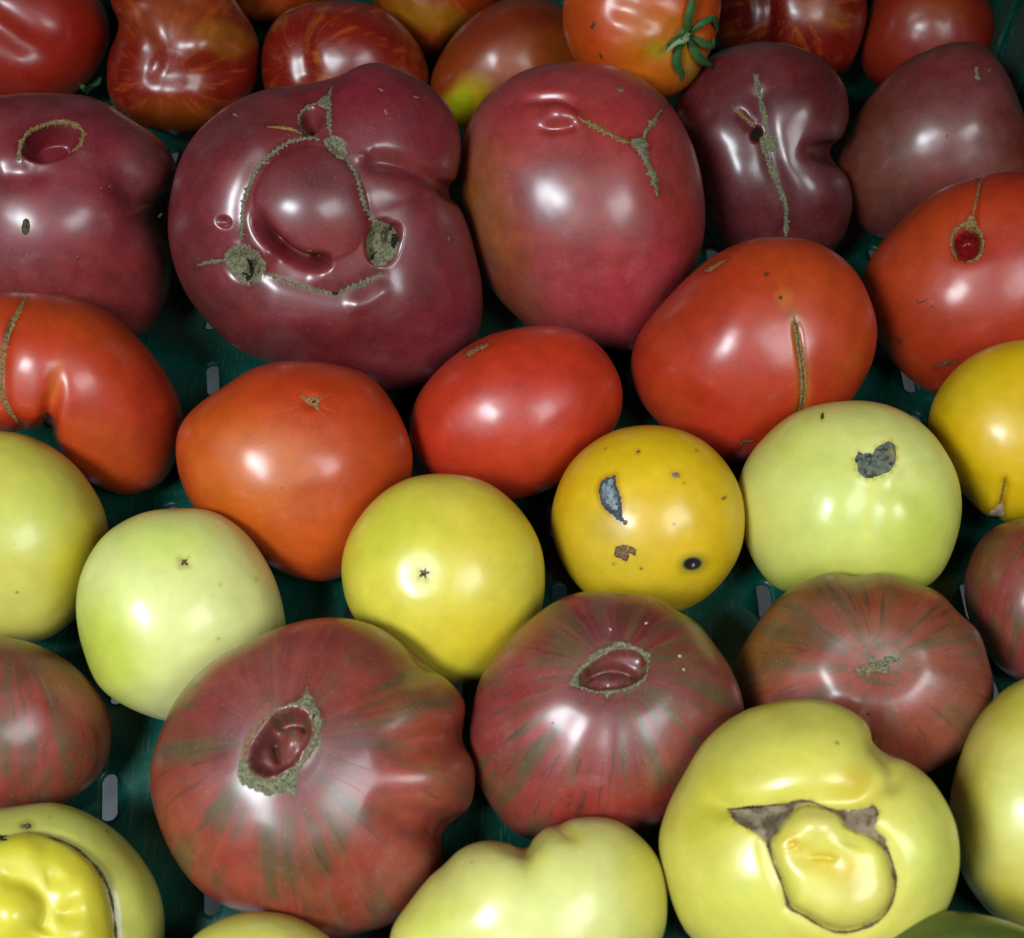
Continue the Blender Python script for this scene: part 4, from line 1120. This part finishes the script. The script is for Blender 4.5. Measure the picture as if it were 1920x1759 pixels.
star(Y3, 'star_scar', 795, 1075, 17, 7, 5, 70, 'cork_dark')
star(G2, 'star_scar', 345, 1054, 13, 6, 4, 40, 'cork_dark')
G2.spot('speck', 412, 1096, 2.5, 2, 0, 'speck', 1)
G2.spot('speck', 480, 1087, 2, 2, 0, 'speck', 1)
G2.spot('speck', 410, 1197, 3, 2, 30, 'speck', 1)
# --- S2
S2.strip('corky_ring', [(511, 1335), (498, 1348), (483, 1364), (470, 1384), (463, 1398), (458, 1414), (452, 1424)], 6, 'cork_tan', 2.0, .5, seed=1, teeth=(14, 5), step=2.2)
S2.patch('corky_plate', [(516, 1328), (540, 1319), (559, 1311), (570, 1300), (576, 1284), (583, 1301), (592, 1309), (602, 1338), (610, 1354), (603, 1368), (595, 1400), (583, 1419), (568, 1436), (560, 1454), (559, 1473), (553, 1495), (535, 1489), (508, 1494), (479, 1486), (452, 1470), (443, 1451), (444, 1430), (454, 1420),
                        (465, 1428), (471, 1442), (495, 1457), (524, 1451), (543, 1438), (559, 1422), (573, 1404), (584, 1384), (589, 1368), (584, 1349), (572, 1334), (556, 1327), (535, 1330), (521, 1337)], 'cork', 1.9, 4.5, 2.2, seed=2)
S2.spot('hole_shade_patch', 589, 1343, 4, 6, 20, 'hollow', 3)  # dark spots in place of shaded holes in the cork
S2.spot('hole_shade_patch', 541, 1452, 6, 3, -30, 'hollow', 3)
for a, l, k in ((-74, 90, 0), (-64, 80, 1), (-32, 90, 2), (160, 60, 4), (15, 90, 7), (30, 80, 9)):
    c_, s_ = math.cos(R(a)), math.sin(R(a))
    S2.strip('radial_line', [(530 + 95 * c_, 1398 + 100 * s_), (530 + (95 + l * .5) * c_ + 3, 1398 + (100 + l * .5) * s_), (530 + (95 + l) * c_, 1398 + (100 + l) * s_)], 1.1, 'cork_pink', .3, .2, seed=40 + k, ends=(.6, .2))
# --- S3
S3.strip('corky_ring', [(1076, 1284), (1080, 1268), (1092, 1252), (1106, 1238), (1120, 1224), (1145, 1215), (1163, 1207), (1180, 1213), (1202, 1220), (1214, 1232)], 11, 'cork', 1.9, .4, seed=1, teeth=(12, 4), step=2.4, ends=(1, 1), vary=.15)
S3.strip('corky_ring', [(1214, 1232), (1215, 1248), (1213, 1262), (1206, 1275), (1188, 1286), (1164, 1294), (1141, 1297), (1116, 1297), (1094, 1290), (1076, 1284)], 5, 'cork', 1.8, .4, seed=2, teeth=(13, 5), step=2.4, ends=(1, 1), vary=.3)
S3.patch('corky_plate', [(1066, 1284), (1074, 1270), (1084, 1262), (1088, 1276), (1084, 1290)], 'cork', 1.8, 4, 1.5)
S3.patch('corky_plate', [(1204, 1226), (1214, 1222), (1224, 1228), (1216, 1238), (1206, 1236)], 'cork', 1.8, 4, 1.5, seed=2)
S3.patch('corky_plate', [(1134, 1294), (1150, 1292), (1144, 1304), (1136, 1312)], 'cork', 1.8, 3.5, 1, seed=3)
for k, (x, y) in enumerate(((1145, 1180), (1212, 1168), (1275, 1230), (1282, 1255), (1140, 1285))):
    S3.spot('pale_crumb', x, y, 4, 3.5, 20, 'crust', 1.4, seed=k)
for k, (x, y) in enumerate(((1068, 1492), (1055, 1500), (1066, 1510), (1036, 1355))):
    S3.spot('speck', x, y, 2.5, 2.5, 0, 'speck', 1, seed=k)
for a, l, k in ((160, 100, 0), (172, 60, 1), (-15, 50, 3)):
    c_, s_ = math.cos(R(a)), math.sin(R(a))
    S3.strip('radial_line', [(1150 + 84 * c_, 1262 + 50 * s_), (1150 + (84 + l * .5) * c_, 1264 + (50 + l * .5) * s_), (1150 + (84 + l) * c_, 1262 + (50 + l) * s_)], 1.2, 'cork_pink', .4, .2, seed=40 + k, ends=(.6, .2))
# --- S4
S4.patch('corky_plug', [(1602, 1252), (1625, 1242), (1630, 1222), (1644, 1234), (1670, 1228), (1690, 1238), (1672, 1246), (1668, 1262), (1640, 1262), (1612, 1268)], 'cork', 2.4, 5, 2.5)
S4.patch('corky_flake', [(1606, 1256), (1630, 1246), (1660, 1252), (1640, 1258)], 'cork_tan', 4, 4, 1)
S4.spot('speck', 1628, 1339, 4, 3.5, 0, 'speck', 1)
# --- F1
F1.strip('scar_line', [(92, 1570), (133, 1585), (167, 1611), (189, 1638), (202, 1663), (210, 1692), (215, 1725), (218, 1765)], 7, 'scar_brown', 1.3, .15, seed=1, ends=(.2, 1), vary=.35)
F1.patch('brown_scab', [(36, 1546), (50, 1541), (62, 1547), (54, 1557), (42, 1554)], 'cork_dark', 1.4, 4, 1.5)
F1.spot('hole_shade_patch', 4, 1571, 13, 7, 5, 'hollow', 1.6)  # hole drawn as a dark spot, its shade put into the colour
F1.spot('speck', 201, 1559, 3, 2, 0, 'speck', 1)
# --- F4
F4.patch('scar_plate', F4A, 'leather', 1.0, 5, .8, smoothpoly=False, rough=.35)
F4.patch('scar_plate', F4B, 'leather', 1.0, 5, .8, smoothpoly=False, rough=.35, seed=2)
F4.strip('scar_edge', [(1363, 1518), (1400, 1515), (1440, 1511), (1470, 1508)], 6, 'hollow_brown', 1.6, .2, seed=3, vary=.3)
F4.strip('scar_edge', [(1470, 1508), (1497, 1502), (1522, 1503), (1545, 1513), (1562, 1520), (1585, 1520)], 5, 'scar_brown', 1.8, .3, seed=4, vary=.3)
F4.strip('scar_edge', [(1620, 1517), (1638, 1513), (1645, 1524), (1641, 1545)], 5, 'scar_brown', 1.8, .3, seed=5, vary=.3)
F4.strip('scar_loop', F4C, 7, 'scar_brown', 1.2, .15, seed=1, ends=(1, 1), vary=.3, step=2.5)
F4.patch('corky_scar', [(1640, 1560), (1660, 1570), (1664, 1580), (1650, 1586)], 'cork_dark', 1.8, 4, 1.5, seed=5)

# --- T7 sepals and stem stub
def sepal(t, pts, lifts, width, name='sepal', mat='leaf', parent=None, thick=0.6):
    L = smooth_line(pts, 4.0)
    n = len(L)
    T = np.gradient(L, axis=0)
    T /= np.maximum(np.linalg.norm(T, axis=1, keepdims=True), 1e-9)
    vs, fs = [], []
    for i in range(n):
        e = i / (n - 1)
        w = width * (0.55 + 0.6 * math.sin(math.pi * min(1, e * 1.1)) if e < .5 else 1.12 * (1 - ((e - .5) / .5) ** 1.6) + .03)
        hgt = np.interp(e, np.linspace(0, 1, len(lifts)), lifts)
        loc, nn = t.hit(*L[i])
        side = Vector(ray(*(L[i] + np.array([-T[i][1], T[i][0]]))) - ray(*L[i])).normalized()
        c0 = loc + nn * (hgt * t.u)
        up = nn * t.u
        w *= 0.85
        for a, b in ((-1, 0.25), (0, -0.12), (1, 0.25)):
            vs.append(c0 + side * (a * w * t.u) + up * (b * w + thick))
        for a, b in ((-1, 0.25), (0, -0.12), (1, 0.25)):
            vs.append(c0 + side * (a * w * t.u * .96) + up * (b * w - thick))
    for i in range(n - 1):
        b = i * 6
        for q in ((0, 1, 7, 6), (1, 2, 8, 7), (4, 3, 9, 10), (5, 4, 10, 11), (3, 0, 6, 9), (2, 5, 11, 8)):
            fs.append(tuple(b + k for k in q))
    fs += [(0, 3, 4, 1), (1, 4, 5, 2)]
    return t.part(name, vs, fs, mat, True, parent)


cal = T7.patch('calyx', ell(1287, 64, 15, 14, 0, 12, .1, 4), 'leaf', 5, 4, 1, sink=0)
off = T7.ctr
sepal(T7, [(1288, 60), (1284, 35), (1288, 8), (1285, -18)], [4, 10, 16, 26], 7)
sepal(T7, [(1292, 58), (1308, 38), (1326, 34), (1336, 48), (1342, 62)], [4, 12, 14, 8, 4], 6)
sepal(T7, [(1294, 68), (1312, 80), (1328, 82), (1334, 70)], [4, 10, 10, 4], 7)
sepal(T7, [(1290, 74), (1296, 96), (1312, 112), (1328, 114)], [4, 8, 10, 16], 8)
sepal(T7, [(1282, 74), (1268, 92), (1266, 118), (1276, 136), (1274, 152)], [4, 8, 6, 6, 3], 8)
sepal(T7, [(1280, 66), (1262, 74), (1248, 84)], [4, 8, 4], 6)
sepal(T7, [(1286, 64), (1278, 60), (1268, 70), (1252, 78), (1240, 86)], [8, 24, 30, 30, 28], 5, 'stem_stub', 'stem', None, 5.0)
T7.spot('pit_mark', 1112, 48, 4, 9, 20, 'speck', 1)
T7.spot('pit_mark', 1127, 106, 3, 7, -30, 'speck', 1)
# --- a dry green stalk tip between the two tomatoes at the upper left
sepal(T1, [(150, 158), (170, 172), (186, 190)], [4, 10, 12], 8, 'stalk_tip', 'leaf', None, 3.0)
sepal(T1, [(168, 165), (180, 150), (184, 140)], [6, 10, 12], 5, 'stalk_tip', 'leaf', None, 2.0)

for t in TOMS:
    if t.dirty:
        t.o.data.attributes['pigment'].data.foreach_set('color', np.concatenate([np.clip(t.pig, 0.002, 0.95), np.ones((len(t.pig), 1))], 1).astype(np.float32).ravel())
